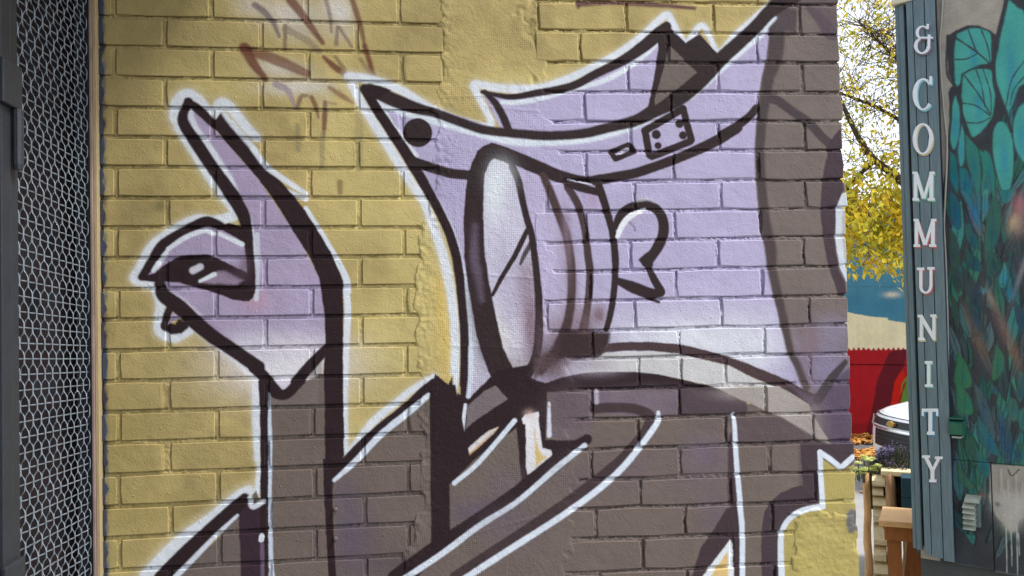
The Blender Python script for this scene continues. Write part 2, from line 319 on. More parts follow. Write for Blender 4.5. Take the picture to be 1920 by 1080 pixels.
    S(T('B',690,580,760,700,830,800,892,875), [10,12,15,14], WH, 2.2); S(T('F',1000,20,1090,200,1140,370,1172,520,1192,680,1200,850,1195,1100), [8,11,12,13,12,11,12], (208,214,226), 2.5)
    S(T('C',-60,575,0,575,150,555,330,500,480,465,620,400,740,315,822,245), [8,10,10,10,10,10,9,5], (216,222,228), 3, .95)
    S(T('B',640,500,760,555,900,607,1000,632,1130,680,1250,722,1330,738,1440,748)+T('C',200,763,400,750,560,712,700,675,800,622,900,575,1000,505,1100,410,1180,325,1280,235,1380,140)+T('P5',540,110,640,30,760,-60), [20,24,20,16,16,16,15,16,16,17,17,19,22,26,27,28,27,25,25,24,25,28,36], DKB, 2.4)
    PO(T('B',590,472,690,480,760,505,690,556,660,560,720,660,690,650,620,540), DK, 2)
    S(T('B',610,500,680,615,760,735,830,840,890,940,960,1060)+T('F',1030,110,1085,230,1122,350,1142,470,1155,600,1168,750,1172,900,1170,1080)+T('P1',320,200,320,400), [16,17,18,19,19,17,16,16,16,16,15,15,15,16,16,15], DK, 1.8)
    S(T('B',880,905,1010,950,1100,975,1200,985)+T('Q1',200,400), 17, DKB, 1.8)
    S(T('B',1270,517,1330,530,1440,545)+T('C',120,525,240,505,350,478,480,410,620,340,740,260,820,190,870,145), [6,8,10,12,13,14,14,16,18,22,22,16], DKB, 2)
    S(T('B',1285,517,1345,580,1390,660,1420,735), [8,13,14,14], DKB, 2)
    PO(T('C',870,138,975,242,1055,188,1160,308,1200,330,1150,385,1060,480,960,555,800,650,755,640,790,480,822,270,815,195), DKB, 1.8)
    PO(T('C',885,255,960,330,1042,408,960,475,880,535,805,592,800,560,850,390), (112,100,94), 1.6)
    PO([(1092,255) for _ in ()] or T('C',760,600,800,640,690,700,640,690), DKB, 2)
    for q in [((745,735),(960,612)),((960,612),(1008,785)),((1000,795),(785,880)),((748,738),(772,872))]: S(T('C', *q[0], *q[1]), 13, DKB, 1.5)
    for x, y, r in [(810,755,16),(940,695,15),(960,760,14),(820,818,12)]: S(T('C', x, y, x+1, y), r, DKB, 1.5, 1, 0)
    S(T('C',555,855,660,812,688,850,580,893,555,855), 10, DKB, 1.5, 1, 0); S(T('C',605,858,645,840), 7, (208,204,220), 1.5)
    S(T('B',908,745,909,745), 49, DKB, 1.5, 1, 0)
    # ---- goggles
    PO(T('Q1',440,235,400,240,350,290,310,380,300,500,300,900)+T('Q2',320,0,350,250,390,450,430,640,460,760,510,880,580,990,650,1000,720,900,750,780,765,600,750,200)+T('Q1',710,950,660,750,610,560,560,380,500,300), (196,192,208), 2)
    SP(925,360,18,50,(218,224,228),.95); SP(945,560,30,90,(178,168,192),.7); SP(945,640,26,40,(208,204,206),.85); SP(994,600,16,95,(128,100,112),.95); SP(985,540,24,50,(160,140,160),.6); SP(965,690,26,30,(168,156,158),.8); SP(925,610,16,40,(222,220,216),.7); SP(985,520,14,30,(150,132,148),.5)
    PO(T('Q1',590,330,800,400,900,600,1000,850,1030,1080)+T('Q2',1040,330,990,620,900,760,770,960,790,400)+T('Q1',720,900), (184,174,202), 3); SP(1045,640,34,55,(142,122,130),.8); SP(1035,685,36,34,(98,76,80),.95); SP(1075,560,12,90,(140,116,128),.6); SP(1055,450,14,70,(150,128,142),.4)
    SP(1123,590,16,22,(116,86,88),.85); SP(1090,600,16,26,(140,120,132),.7); SP(1110,375,14,16,(170,140,172),.6); SP(1060,600,14,40,(150,130,140),.5)
    PO(T('Q1',250,190,300,150,360,125,430,145,510,170,600,230,560,305,530,322,480,290,440,235,400,240,350,290,310,380,300,500,295,700,300,900,310,1080)+T('Q2',325,80,350,250,390,450,430,640,460,760,510,880,580,990,640,1015,620,1080,400,1080,360,1020,310,900,270,780,230,620,200,450,160,200,135,0)+T('Q1',130,800,140,600,160,420,200,290), DKB, 1.8)
    S(T('Q1',225,830,220,1080)+T('Q2',245,150,280,370), [8,14,15,9], (122,108,128), 7, .7); SP(888,440,10,30,(84,66,80),.5)
    S(T('Q1',380,190,560,250,760,335,950,410,1150,445,1300,430,1440,405)+T('C',700,970,850,920,1000,860,1150,790,1270,715)+T('P6',150,240,280,160,380,80,440,10), [26,24,24,22,17,18,17,17,17,18,19,18,17,16,15,14], DKB, 1.8)
    S(T('Q1',540,330,590,440,625,600,660,750,690,850,712,950,728,1080)+T('Q2',750,200,765,400,765,600,752,780,720,900,660,1010), [13,13,12,12,12,12,12,13,14,15,15,16,18], DKB, 1.7)
    S(T('Q1',668,860,560,1080)+T('Q2',450,180,375,325), [9,9,8,6], DKB, 1.5, 1, 0); S(T('Q1',700,970,640,1075)+T('Q2',610,65), [8,8,5], DKB, 2, .9)
    S(T('Q1',800,400,860,540,920,700,980,850,1010,960,1030,1080)+T('Q2',1040,120,1040,330,1020,500,990,620,950,760), [12,15,15,15,15,15,15,15,16,18,22], (80,62,62), 2.6)
    S(T('Q1',1010,500,1090,640,1130,760,1160,900,1180,1080)+T('Q2',1192,80,1195,200,1180,380,1160,520,1130,660), [14,14,13,13,14,14,13,13,14,16], (76,60,60), 1.9)
    S(T('Q1',1270,490,1320,640,1360,780,1390,900,1408,1080)+T('Q2',1410,130,1395,330,1370,480,1335,615), [14,14,13,13,13,12,12,11,11], DKB, 1.6); S(T('Q1',1000,470,1140,510,1290,545), [12,14,13], DKB, 1.8)
    S(T('Q1',1010,430,1210,478), 3, (206,200,216), 1.2)
    PO(T('Q2',950,620,1365,640,1355,740,1300,850,1230,880,1000,850,900,880,790,1010,740,990,760,930,880,760), (70,54,56), 5, 1)
    SP(1090,640,50,24,(70,52,54),.7); SP(1060,665,60,20,(76,58,60),.6)
    PO(T('P1',900,60,1000,0,1110,70,960,180,900,240), (86,68,68), 5, .8)
    SP(890,560,16,60,(62,46,50),.6); SP(905,640,16,50,(56,42,46),.6); SP(1010,640,10,50,(96,78,86),.5); SP(1065,470,8,60,(140,118,130),.5); SP(1060,420,8,40,(150,128,146),.5); SP(1100,610,14,30,(116,94,98),.7); SP(940,330,24,30,(222,228,230),.6)
    # ear
    S(T('G',582,190,620,120,690,78,760,68,820,105,850,170,845,250,805,330,755,395), [14,17,17,17,18,19,19,19,17], DKB, 1.7); PO(T('G',708,380,770,330,800,370,790,420,765,432,735,412), DKB, 2.4)
    S(T('G',765,420,800,495,838,560), [11,14,15], DKB, 1.6); S(T('G',585,495,680,535,770,568,835,568), [12,20,20,14], DKB, 1.8); S(T('G',770,595,825,618), [8,5], DKB, 1.5)
    S(T('G',592,250,620,185,665,135,745,97), [8,11,11,6], (226,228,232), 1.8); S(T('G',690,48,760,40,810,58), [5,6,4], (200,200,206), 3, .6); S(T('G',660,170,685,195,690,215), 4, (110,96,118), 2, .6)
    # ---- collar, chin arcs
    PO(T('P1',880,290,1000,262,1130,212,1300,180,1440,165)+T('P2',500,343,700,365,900,410,1100,455,1240,500,1330,550,1440,620)+T('P3',400,610,520,672,760,760,920,890)+[(1640,860),(1640,1100),(600,1100),(808,740)]+T('P1',345,405,530,215,700,150), BRN, 2)
    PO(T('P1',0,330,70,225,95,345,215,265,270,350,345,400,530,215,600,150,900,100,830,200,1000,262,1130,212,1300,180,1440,165)+T('P2',500,343,700,365,900,410,1100,455,1240,500,1330,550,1440,620,1440,690,880,705,860,500,110,505)+T('P1',1380,310,1015,340,1000,740,1330,755,1330,790,990,1080,600,1300,30,1300,30,380), DK, 2)
    PO(T('P2',80,515,850,508,860,700,600,730,150,690,80,730), (116,102,112), 4); SP(1200,745,90,20,(120,106,118),.7); SP(1330,760,60,18,(90,76,84),.8)
    PO(T('P2',860,490,1240,500,1440,600,1440,690,880,705), (84,70,76), 3)
    PO(T('P1',1020,345,1385,315,1405,590,1350,790,1330,745,1060,735,1055,430), (112,98,102), 3); SP(1060,760,40,40,(100,84,92),.5)
    PO(T('P1',580,280,480,330,400,400,352,445,340,480,325,650,430,562,560,475,683,395,630,340), (122,110,112), 1.6)
    PO(T('P1',755,640,400,905,215,1090,215,1400,795,1400,795,1080,770,800), BRN, 2)
    PO(T('P1',800,560,830,525,940,503,950,640,975,810,1050,830,1055,880,1090,885,920,1020,850,1030,835,960,835,610,810,600), (218,216,218), 1.8); PO(T('P1',905,640,935,800,975,875,1010,880,918,970), (214,184,116), 2.4); SP(992,775,10,8,(206,172,160),.6)
    S(T('P1',325,445,295,670), [6,9], WH, 1.6); S(T('P1',1030,430,1032,700), [5,9], (206,206,218), 2); PO(T('P1',295,740,250,800,245,960,300,910,560,690,602,632,520,660,330,825,297,855), (212,206,204), 2); S(T('P1',300,905,440,790,598,636), [4,4,2], (204,160,110), 1.5, .8); S(T('P1',282,760,262,940), 3, (204,160,110), 2, .6)
    PO(T('P1',262,330,250,330,240,495), (214,178,140), 1); S(T('P1',245,-40,245,200,235,355), [11,11,8], WH, 2.2); S(T('P1',370,-40,368,200,350,372), [9,9,8], (206,212,224), 2.2)
    PO(T('P2',230,190,600,170,850,192,1100,252,1440,362)+T('P3',200,292,400,392,600,472,730,525,640,475,130,500)+T('P2',1240,500,1100,455,900,410,700,365,500,343,200,345,60,350,140,260), (196,194,194), 2); SP(1400,735,60,14,(168,160,154),.7); SP(1120,690,50,14,(186,178,188),.5)
    PO(T('P2',270,105,400,95,600,92,850,110,1000,140,1200,190,1440,270)+T('P3',200,210,400,290,600,370,750,440,830,490,1000,560,900,640,850,600,720,520,600,470,400,390,200,290)+T('P2',1100,250,850,190,600,168,400,170,220,185), (78,60,62), 1.7)
    SP(1110,680,40,14,(150,136,142),.5); S(T('P2',-20,300,100,270,250,250), [16,14,8], (176,168,180), 5, .5)
    PO(T('Q2',955,640,1362,655,1345,745,1285,835,1000,838,925,862), (64,48,50), 5, .92)
    # beige wedge and purple at the right end of the collar
    PO(T('P3',700,440,900,560,1240,300,1290,900,1240,1080,1090,990,920,720,880,620), (92,78,98), 4, .85); S(T('P3',1190,265,1080,400,960,580), [10,17,18], (74,64,68), 2.4)
    PO(T('P3',130,495,330,470,540,475,630,470,720,520,880,620,920,720,1090,995,920,890,640,722,520,672,250,552), BEI, 1.7); SP(1520,790,30,40,(150,140,132),.5)
    PO(T('P3',180,715,640,725,920,890,1090,1000,1240,1090,1240,1500,800,1500,800,960,300,960), (92,78,82), 5, .8)
    S(T('P3',750,0,790,150,850,300,900,420), 10, (140,124,140), 8, .6)
    # ---- coat
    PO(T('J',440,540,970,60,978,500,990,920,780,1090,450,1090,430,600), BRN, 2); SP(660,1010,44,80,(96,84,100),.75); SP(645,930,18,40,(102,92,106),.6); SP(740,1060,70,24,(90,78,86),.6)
    PO([(596,700),(607,700),(612,1020),(617,1100),(600,1100)], BRN, 1.4); PO([(605,860),(640,860),(640,880),(626,900),(621,908),(624,990),(631,1100),(617,1100),(612,1020),(607,930)], DK, 1.4)
    PO(T('J',1085,555,1440,300,1440,640,1090,850), BRN, 2); SP(900,960,60,26,(98,86,102),.8); SP(950,910,40,30,(108,94,108),.5)
    PO(T('J',975,40,985,500,1000,920,860,1040,780,1100,900,1100,1060,880,1092,850,1085,560,1110,550,1200,400,1120,0), DK, 2)
    S(T('J',1000,0,940,40,850,125,700,245,600,335,520,420,440,505), [20,16,15,15,16,17,14], DK, 1.8); S(T('J',970,62,860,155,700,285,560,432,440,540), [9,12,12,11,7], (206,214,224), 2)
    PO([(805,740),(815,700),(840,720),(848,705),(850,770),(835,1000),(808,1030),(806,800)], DK, 2)
    PO(T('K',230,40,430,30,440,380,250,560,0,740,0,650,220,440), BRN, 3, .0)
    S(T('J',1115,555,1250,440,1440,220)+T('K',0,220), 9, (206,214,224), 1.8)
    S(T('K',420,310,260,430,100,560,0,635)+T('J',1200,800,1000,930,780,1090), [18,28,28,26,26,26,26], DK, 2)
    PO(T('K',200,315,400,315,395,345,240,420), DK, 2)
    S(T('K',408,345,250,470,100,600,0,680)+T('J',1250,800,1050,950,830,1095), [10,11,10,10,11,11,11], (208,216,226), 2)
    # lower right of the coat: brown with a purple cast
    SP(1320,850,50,40,(112,98,118),.6); SP(1180,880,50,40,(108,92,104),.5); SP(1340,960,36,50,(106,90,104),.6); SP(1080,900,50,40,(108,92,100),.5); SP(960,990,60,40,(110,96,108),.5); SP(1300,905,60,30,(112,98,106),.4); SP(1470,900,30,40,(122,110,104),.4)
    S(T('P2',150,655,300,648,450,652,570,682,625,735,595,830,540,905,470,990,390,1085)+T('K',520,510,350,640,150,780,0,880)+T('J',1300,970,1120,1090), [17,17,17,18,20,18,17,18,20,21,21,22,22,22,22], (72,58,60), 2)
    S(T('K',822,160,815,215,720,350,600,490,450,620,250,760,0,920)+T('J',1300,1010,1170,1095), [7,11,12,12,12,12,12,12,12], (210,218,228), 2.2)
    S(T('P2',172,505,172,600), [8,9], (188,176,190), 3, .8)
    S(T('P4',235,-100,240,150,250,450), [12,18,20], (78,62,66), 2.5); PO(T('P4',185,510,290,480,300,700,310,1090,250,1090,238,780,215,770,-30,1090,-110,1090,-30,840,90,670), (70,56,60), 2)
    PO(T('P4',216,772,245,800,250,1100,-30,1100), (216,220,224), 1.8); PO(T('P4',195,870,205,1100,40,1100), (214,184,118), 2)
    S(T('P3',245,700,255,800,270,1080)+T('P4',300,450,320,700,322,1100), [7,9,10,11,11,11], (208,216,226), 1.8)
    PO(T('P4',810,-40,832,312,750,330,640,380,560,450,510,540,490,650,480,780,485,1100,640,1100,640,780,700,620,800,520,1000,480,985,35,1160,140,1260,60,1260,-40), (74,61,66), 1.7)
    PO(T('P4',1000,95,1150,190,1320,110,1360,1100,650,1100,650,800,700,640,800,545,1010,500), (176,160,92), 2); SP(1540,1000,50,30,(186,170,104),.5); SP(1590,960,10,30,(150,138,90),.6)
    S(T('P4',975,35,985,250,1002,490), 11, (208,216,224), 1.6, 1, 0); S(T('P4',1002,492,880,510,780,548,700,618,660,695,645,800,652,1100), [11,11,11,11,11,12,13], (208,216,224), 1.8); S(T('P4',975,35,1060,90,1150,165,1250,75), 11, (208,216,224), 1.6, 1, 0)
    # ragged old paint at the wall's left edge, bare bricks at the right corner
    ys = np.arange(-20, 1101, 12.0)
    rr = np.random.default_rng(5); pts = [(150,-20)]+[(192+8*y/1080+rr.normal(0, 1.8)+(3 if (y % 57) < 14 else 0), y) for y in ys]+[(150,1100)]
    PO(pts, (70,72,84), 1.0); 
    for y in ys[::3]: SP(193+8*y/1080, y, 4, 14, rr.choice([0,1,2]) == 0 and (66,58,70) or (60,84,104), .7)
    PO(T('P4',1200,560,1235,510,1290,530,1290,690,1220,720,1195,640), (112,110,108), 3)
    # dirt, over-spray speckle
    sp = (m.rng.random((m.h, m.w)) > .9985).astype(np.float32)
    m.img *= (1-.35*sp)[..., None]
    g = vnoise((m.h, m.w), 2.2, m.rng)-.5; g2 = vnoise((m.h, m.w), 40, m.rng)-.5
    m.img *= (1+.07*g+.10*g2)[..., None]; m.img = .7*(np.clip(m.img, 0, 1)/.7)**1.05; lum = m.img.mean(-1, keepdims=True); m.img = lum+(m.img-lum)*.92; m.gain = .84      # albedo lowered overall to balance the wall against the brighter background
    return m
def paint_material(name, P, ux, uz, origin, rough=.78, grain=.0009, coarse=.0015, weave=None):
    """The painted picture laid on the real wall: world position -> metres along the wall -> colour; relief from noise."""
    im = bpy.data.images.new(name, P.w, P.h, alpha=False)
    px = P.rgba(); c = px[..., :3]; px[..., :3] = np.where(c <= .0031308, c*12.92, 1.055*c**(1/2.4)-.055)
    im.pixels.foreach_set(px.ravel()); im.update(); im.pack()
    m = bpy.data.materials.new(name); m.use_nodes = True; n, l = m.node_tree.nodes, m.node_tree.links
    b = n['Principled BSDF']; b.inputs['Roughness'].default_value = rough; b.inputs['Specular IOR Level'].default_value = .12
    g = n.new('ShaderNodeNewGeometry'); pos = g.outputs['Position']
    def dot(v):
        s = n.new('ShaderNodeVectorMath'); s.operation = 'SUBTRACT'; l.new(pos, s.inputs[0]); s.inputs[1].default_value = origin
        d = n.new('ShaderNodeVectorMath'); d.operation = 'DOT_PRODUCT'; l.new(s.outputs[0], d.inputs[0]); d.inputs[1].default_value = v; return d.outputs['Value']
    def rng(o, a, z):
        q = n.new('ShaderNodeMapRange'); q.clamp = False; q.inputs[1].default_value = a; q.inputs[2].default_value = z; l.new(o, q.inputs[0]); return q.outputs[0]
    u, v = rng(dot(ux), P.x0, P.x1), rng(dot(uz), P.z0, P.z1)
    cb = n.new('ShaderNodeCombineXYZ'); l.new(u, cb.inputs[0]); l.new(v, cb.inputs[1])
    t = n.new('ShaderNodeTexImage'); t.image = im; t.extension = 'EXTEND'; t.interpolation = 'Cubic'; l.new(cb.outputs[0], t.inputs[0]); l.new(t.outputs[0], b.inputs['Base Color'])
    prev = None
    def bump(h, dist):
        nonlocal prev
        q = n.new('ShaderNodeBump'); q.inputs['Strength'].default_value = 1; q.inputs['Distance'].default_value = dist; l.new(h, q.inputs['Height'])
        if prev: l.new(prev, q.inputs['Normal'])
        prev = q.outputs[0]
    def noise(sc, det=4):
        q = n.new('ShaderNodeTexNoise'); q.inputs['Scale'].default_value = sc; q.inputs['Detail'].default_value = det; l.new(pos, q.inputs['Vector']); return q.outputs['Fac']
    bump(noise(45, 5), coarse); bump(noise(260, 3), grain)
    vo = n.new('ShaderNodeTexVoronoi'); vo.inputs['Scale'].default_value = 55; l.new(pos, vo.inputs['Vector'])      # odd pimples and pits
    rr = n.new('ShaderNodeMapRange'); rr.inputs[1].default_value = .0; rr.inputs[2].default_value = .16; rr.inputs[3].default_value = 1; rr.inputs[4].default_value = 0; l.new(vo.outputs['Distance'], rr.inputs[0])
    mk = n.new('ShaderNodeMath'); mk.operation = 'GREATER_THAN'; mk.inputs[1].default_value = .82; l.new(vo.outputs['Color'], mk.inputs[0])
    mm = n.new('ShaderNodeMath'); mm.operation = 'MULTIPLY'; l.new(rr.outputs[0], mm.inputs[0]); l.new(mk.outputs[0], mm.inputs[1]); bump(mm.outputs[0], .0012)
    if weave:
        for axis, fq in ((ux, 210), (uz, 230)):
            s = n.new('ShaderNodeMath'); s.operation = 'MULTIPLY'; s.inputs[1].default_value = fq*6.283; l.new(dot(axis), s.inputs[0])
            k = n.new('ShaderNodeMath'); k.operation = 'SINE'; l.new(s.outputs[0], k.inputs[0])
            pat = noise(7, 2); q = n.new('ShaderNodeMapRange'); q.inputs[1].default_value = .45; q.inputs[2].default_value = .62; l.new(pat, q.inputs[0])
            w = n.new('ShaderNodeMath'); w.operation = 'MULTIPLY'; l.new(k.outputs[0], w.inputs[0]); l.new(q.outputs[0], w.inputs[1]); bump(w.outputs[0], weave)
        bump(noise(110, 2), .0008)
    l.new(prev, b.inputs['Normal'])
    return m

# ---------------------------------------------------------------- ground
m_conc = mat('concrete_paving', (150,148,146), .85, .004, 40, .1, 3)
m_asph = mat('asphalt', (96,94,94), .9, .004, 90, .15, 12)
def sheet(name, x0, y0, x1, y1, z, m):
    o = link(name, mesh(name, [(x0,y0,z),(x1,y0,z),(x1,y1,z),(x0,y1,z)], [(0,1,2,3)]), m); o['kind'] = 'structure'; return o
sheet('ground', -300, -300, 300, 300, -.004, m_asph)
sheet('pavement', -12, -9, 9.5, 9.0, 0.0, m_conc)

# ---------------------------------------------------------------- the painted brick wall
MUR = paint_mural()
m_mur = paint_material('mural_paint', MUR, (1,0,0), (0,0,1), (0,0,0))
m_plas = paint_material('mural_paint_on_plaster', MUR, (1,0,0), (0,0,1), (0,0,0), grain=.0008, coarse=.0014, weave=.00011)
m_body = mat('painted_masonry', (150,136,84), .8, .004, 40, .15, 3)
WX0, WX1 = -0.036, 1.772
wb = MB()
wb.box((WX0, .0145, 0), (WX1-.006, 3.2, 4.0)); wall = wb.build('brick_wall', m_body)
tag(wall, 'painted brick wall with a mural of a hat-wearing figure in goggles raising one finger', 'wall')
rg = np.random.default_rng(11)
def grid_sheet(name, x0, x1, z0, z1, step, yfun, m, parent):
    nx, nz = int((x1-x0)/step)+1, int((z1-z0)/step)+1
    X, Z = np.meshgrid(np.linspace(x0, x1, nx), np.linspace(z0, z1, nz)); Y = yfun(X, Z)
    me = bpy.data.meshes.new(name); V = np.stack([X, Y, Z], -1).reshape(-1, 3)
    i = (np.arange(nz-1)[:, None]*nx+np.arange(nx-1)[None]).ravel(); F = np.stack([i, i+1, i+nx+1, i+nx], 1)
    me.vertices.add(len(V)); me.vertices.foreach_set('co', V.astype(np.float32).ravel())
    me.loops.add(F.size); me.loops.foreach_set('vertex_index', F.astype(np.int32).ravel())
    me.polygons.add(len(F)); me.polygons.foreach_set('loop_start', np.arange(0, F.size, 4, dtype=np.int32)); me.polygons.foreach_set('use_smooth', np.ones(len(F), bool))
    me.update(calc_edges=True); me.validate()
    return link(name, me, m, parent)
ZT, ZB = WALL_Z0+.20, WALL_Z0-1.58
def nz(shape, cell): return vnoise(shape, cell, rg)-.5
BRICKS = []
def mortar_y(X, Z):
    right = np.clip((X-.95)/.1, 0, 1); step = X[0, 1]-X[0, 0]
    y = .0034-.0012*right+nz(X.shape, 2.2)*(.0018+.0016*right)+nz(X.shape, 9)*.0022
    m1, m2, m3 = nz(X.shape, 12)+.5, nz(X.shape, 5)+.5, (nz(X.shape, 7)+nz(X.shape, 2.5)*.6)+.5                     # the gap under and beside a brick opens and closes
    for X0, X1, za, zb, sl, side in BRICKS:
        r = side == 'R'; dp = .0085 if r else .0050
        i0, i1 = np.searchsorted(X[0], [X0-.008, X1+.004]); k0, k1 = np.searchsorted(Z[:, 0], [zb-.014, za+.004])
        w = (.0046 if r else .0038)*np.clip(.25+1.1*m3[k0:k1, i0:i1], .2, 1.2)
        x, z = X[k0:k1, i0:i1], Z[k0:k1, i0:i1]; off = sl*(x-(X0+X1)/2)
        b = (z < zb+off+.0012) & (z > zb+off-w) & (x > X0-.003) & (x < X1+.003); l = (x < X0+.001) & (x > X0-w) & (z < za+off) & (z > zb+off-.002)
        msk = np.clip((m1[k0:k1, i0:i1]-(.24 if r else .10))*4, 0, 1)*(.6+.4*m2[k0:k1, i0:i1])
        y[k0:k1, i0:i1] += np.where(b, dp*msk, np.where(l, dp*msk*(1.0 if r else .6), 0))
    return np.clip(y, .0012, .0125)
LK = [(32,46.7),(88,101),(145,156),(201.7,209),(257,263),(313,317),(371,371),(426.7,426.7),(484.5,481),(542,537),(599,592),(657,648),(714,704.7),(771.7,759),(830,815),(889,870),(949,928),(1007,984),(1068,1043)]
LX = [(250,800)]*6+[(250,680)]*7+[(250,713)]*6
RK = [(5,9),(60.5,65),(117.7,118),(173,173.5),(228.5,227.7),(284,282),(339.5,338),(395,391.7),(450.7,445),(506,501),(562,556),(617,610),(670,665),(727,720),(783,775),(839,830),(895.7,886),(950,942),(1007,998),(1068,1055)]
def lines(ks, xs):
    out = []
    for (ya, yb), (xa, xb) in zip(ks, xs):
        (X0, Z0), (X1, Z1) = wall_pt(xa, ya), wall_pt(xb, yb); out.append(((Z1-Z0)/(X1-X0), Z0-(Z1-Z0)/(X1-X0)*X0))
    def ext(a, b): return (2*a[0]-b[0], 2*a[1]-b[1])
    e0 = ext(out[0], out[1]); e00 = ext(e0, out[0]); e1 = ext(out[-1], out[-2]); e2 = ext(e1, out[-1])
    return [e00, e0]+out+[e1, e2]
LL, RL = lines(LK, LX), lines(RK, [(1227,1490)]*len(RK))
def brick_mesh(L, H, jit, bev, seed, D=.016):
    """A brick with its own uneven arris: ten points round the face, a bevel ring and the sides."""
    r = np.random.default_rng(seed); p = []
    for fx, fz in [(-.5,-.5),(-.17,-.5),(.17,-.5),(.5,-.5),(.5,0),(.5,.5),(.17,.5),(-.17,.5),(-.5,.5),(-.5,0)]:
        c = bev*.6 if abs(fx) == .5 and abs(fz) == .5 else 0
        p.append((fx*L+r.normal(0, jit)-math.copysign(c, fx)*(abs(fx) == .5 and c > 0), fz*H+r.normal(0, jit*.7)-math.copysign(c, fz)*(c > 0)))
    n = 10; v = []
    for k, (ins, y) in enumerate(((bev, 0.0), (0.0, bev*.8), (0.0, D))):
        for x, z in p: v.append((x-math.copysign(min(ins, abs(x)), x), y+(r.normal(0, jit*.12) if k == 0 else 0), z-math.copysign(min(ins, abs(z)), z)))
    f = [tuple(range(n))]
    for k in (0, 1): f += [(k*n+i, (k+1)*n+i, (k+1)*n+(i+1) % n, k*n+(i+1) % n) for i in range(n)]
    return mesh('brick', v, f)
LIB = {}
def brick(side, X0, X1, za, zb, slope):
    L, H = X1-X0, za-zb; full = L > .14
    key = (side, full if side == 'L' else round(L/.03), int(rg.integers(0, 6 if full else 3)))
    if key not in LIB: LIB[key] = (brick_mesh(L, H, .0005 if side == 'L' else .0013, .0013 if side == 'L' else .0022, 100+len(LIB)), L, H)
    me, l0, h0 = LIB[key]
    BRICKS.append((X0, X1, za, zb, slope, side))
    o = link('brick', me, m_mur, wall, ((X0+X1)/2, (rg.normal(0, .0004) if side == 'L' else min(rg.normal(-.0002, .0007), .0004)), (za+zb)/2))
    o.scale = (L/l0, 1, H/h0); o.rotation_euler = (rg.normal(0, .004), -math.atan(slope), rg.normal(0, .002 if side == 'L' else .004))
def rowz(ln, k, X): return ln[k][0]*X+ln[k][1]
# left field: regular running bond, measured perpends
def lerp_joint(r, j):                                  # r: course index (0 = under the first bed line above the frame), j in bricks
    top = {0:213,.5:307,1:395,1.5:488,2:575,2.5:666,3:749,3.5:835}; bot = {0:223,.5:319,1:411,1.5:505,2:592,2.5:684,3:767,3.5:846}
    y = (32+57.5*r)-28; t = y/1040; x = top[j]*(1-t)+bot[j]*t
    return wall_pt(x, y)[0]
for k in range(len(LL)-1):
    r = k-1; integer = (r % 2 == 0); js = [0, 1, 2, 3] if integer else [.5, 1.5, 2.5, 3.5]
    xs = [WX0]+[lerp_joint(r, j)+rg.normal(0, .0012) for j in js]+([] if js[-1] > 3 else [lerp_joint(r, 3)+.11])
    for a, b in zip(xs, xs[1:]):
        g0 = 0 if a == WX0 else .0052; xm = (a+b)/2
        brick('L', a+g0, b-.0052, rowz(LL, k, xm)-.0050, rowz(LL, k+1, xm)+.0050, LL[k][0]*.5+LL[k+1][0]*.5)
# right field: older, rougher bricks
RJ = [[1090,1255,1417],[1173,1337,1499],[1087,1252,1419],[1177,1345,1504],[1095,1258,1420],[1181,1347,1508],[1098,1263,1421],[1190,1350,1509],[1098,1265,1425],[1181,1345,1507],[1106,1267,1429],[1190,1352,1517],[1110,1273,1433],
      [1198,1277,1360,1519],[1109,1273,1435],[1196,1360,1525],[1109,1275,1442],[1200,1369,1528],[1117,1284,1448],[1203,1372,1534],[1123,1288,1452],[1206,1376,1538]]
EDGE = [1568,1569,1572,1574,1576,1577,1580,1582,1583,1585,1587,1588,1590,1592,1593,1596,1599,1602,1604,1605,1606,1607]
for k in range(len(RL)-1):
    i = k-1
    jp = RJ[max(i, 0)] if i >= 0 else RJ[1]; y = 35+55.3*(i-1)
    ed = EDGE[max(i, 0)]
    xs = [wall_pt(jp[0]-165, y)[0]]+[wall_pt(x, y)[0] for x in jp]+[wall_pt(ed, y)[0]+.004+rg.normal(0, .0014)]
    xs[0] = max(xs[0], wall_pt(1000, y)[0])
    for a, b in zip(xs, xs[1:]):
        if b-a < .03: continue
        xm = (a+b)/2; j1, j2 = rg.normal(0, .0008, 2); e = b == xs[-1]
        brick('R', a+.0036+abs(j1), b-(0 if e else .0036), rowz(RL, k, xm)-.0040+j2, rowz(RL, k+1, xm)+.0040+j1, RL[k][0]*.5+RL[k+1][0]*.5+rg.normal(0, .003))
grid_sheet('mortar', WX0+.004, WX1-.002, ZB, ZT, .0024, mortar_y, m_mur, wall)
# trowelled plaster over the joint between the two fields: rises out of the bricks with a ragged edge
def edge_fun(tab):
    P = np.array([wall_pt(x, y)[::-1] for y, x in tab]); P = P[np.argsort(P[:, 0])]
    return lambda Z: np.interp(Z, P[:, 0], P[:, 1])
pl_l = edge_fun([(-60,818),(0,818),(60,820),(100,824),(150,822),(200,817),(250,812),(330,812),(360,802),(400,796),(450,782),(520,778),(600,776),(640,784),(700,776),(760,782),(830,786),(900,790),(960,784),(1010,770),(1060,756),(1150,750)])
pl_r = edge_fun([(-60,1010),(0,1012),(60,1014),(100,1038),(150,1042),(210,1042),(260,1080),(330,1085),(380,1058),(480,1056),(560,1060),(620,1056),(680,1085),(720,1100),(840,1104),(900,1115),(960,1110),(1010,1095),(1050,1090),(1150,1085)])
RIDGES = [((865,512),(1005,522)),((842,648),(985,652)),((828,182),(975,178)),((905,200),(1045,212)),((1000,180),(1040,212)),((985,120),(1010,150)),((890,1000),(1010,968)),((1010,880),(1090,862))]
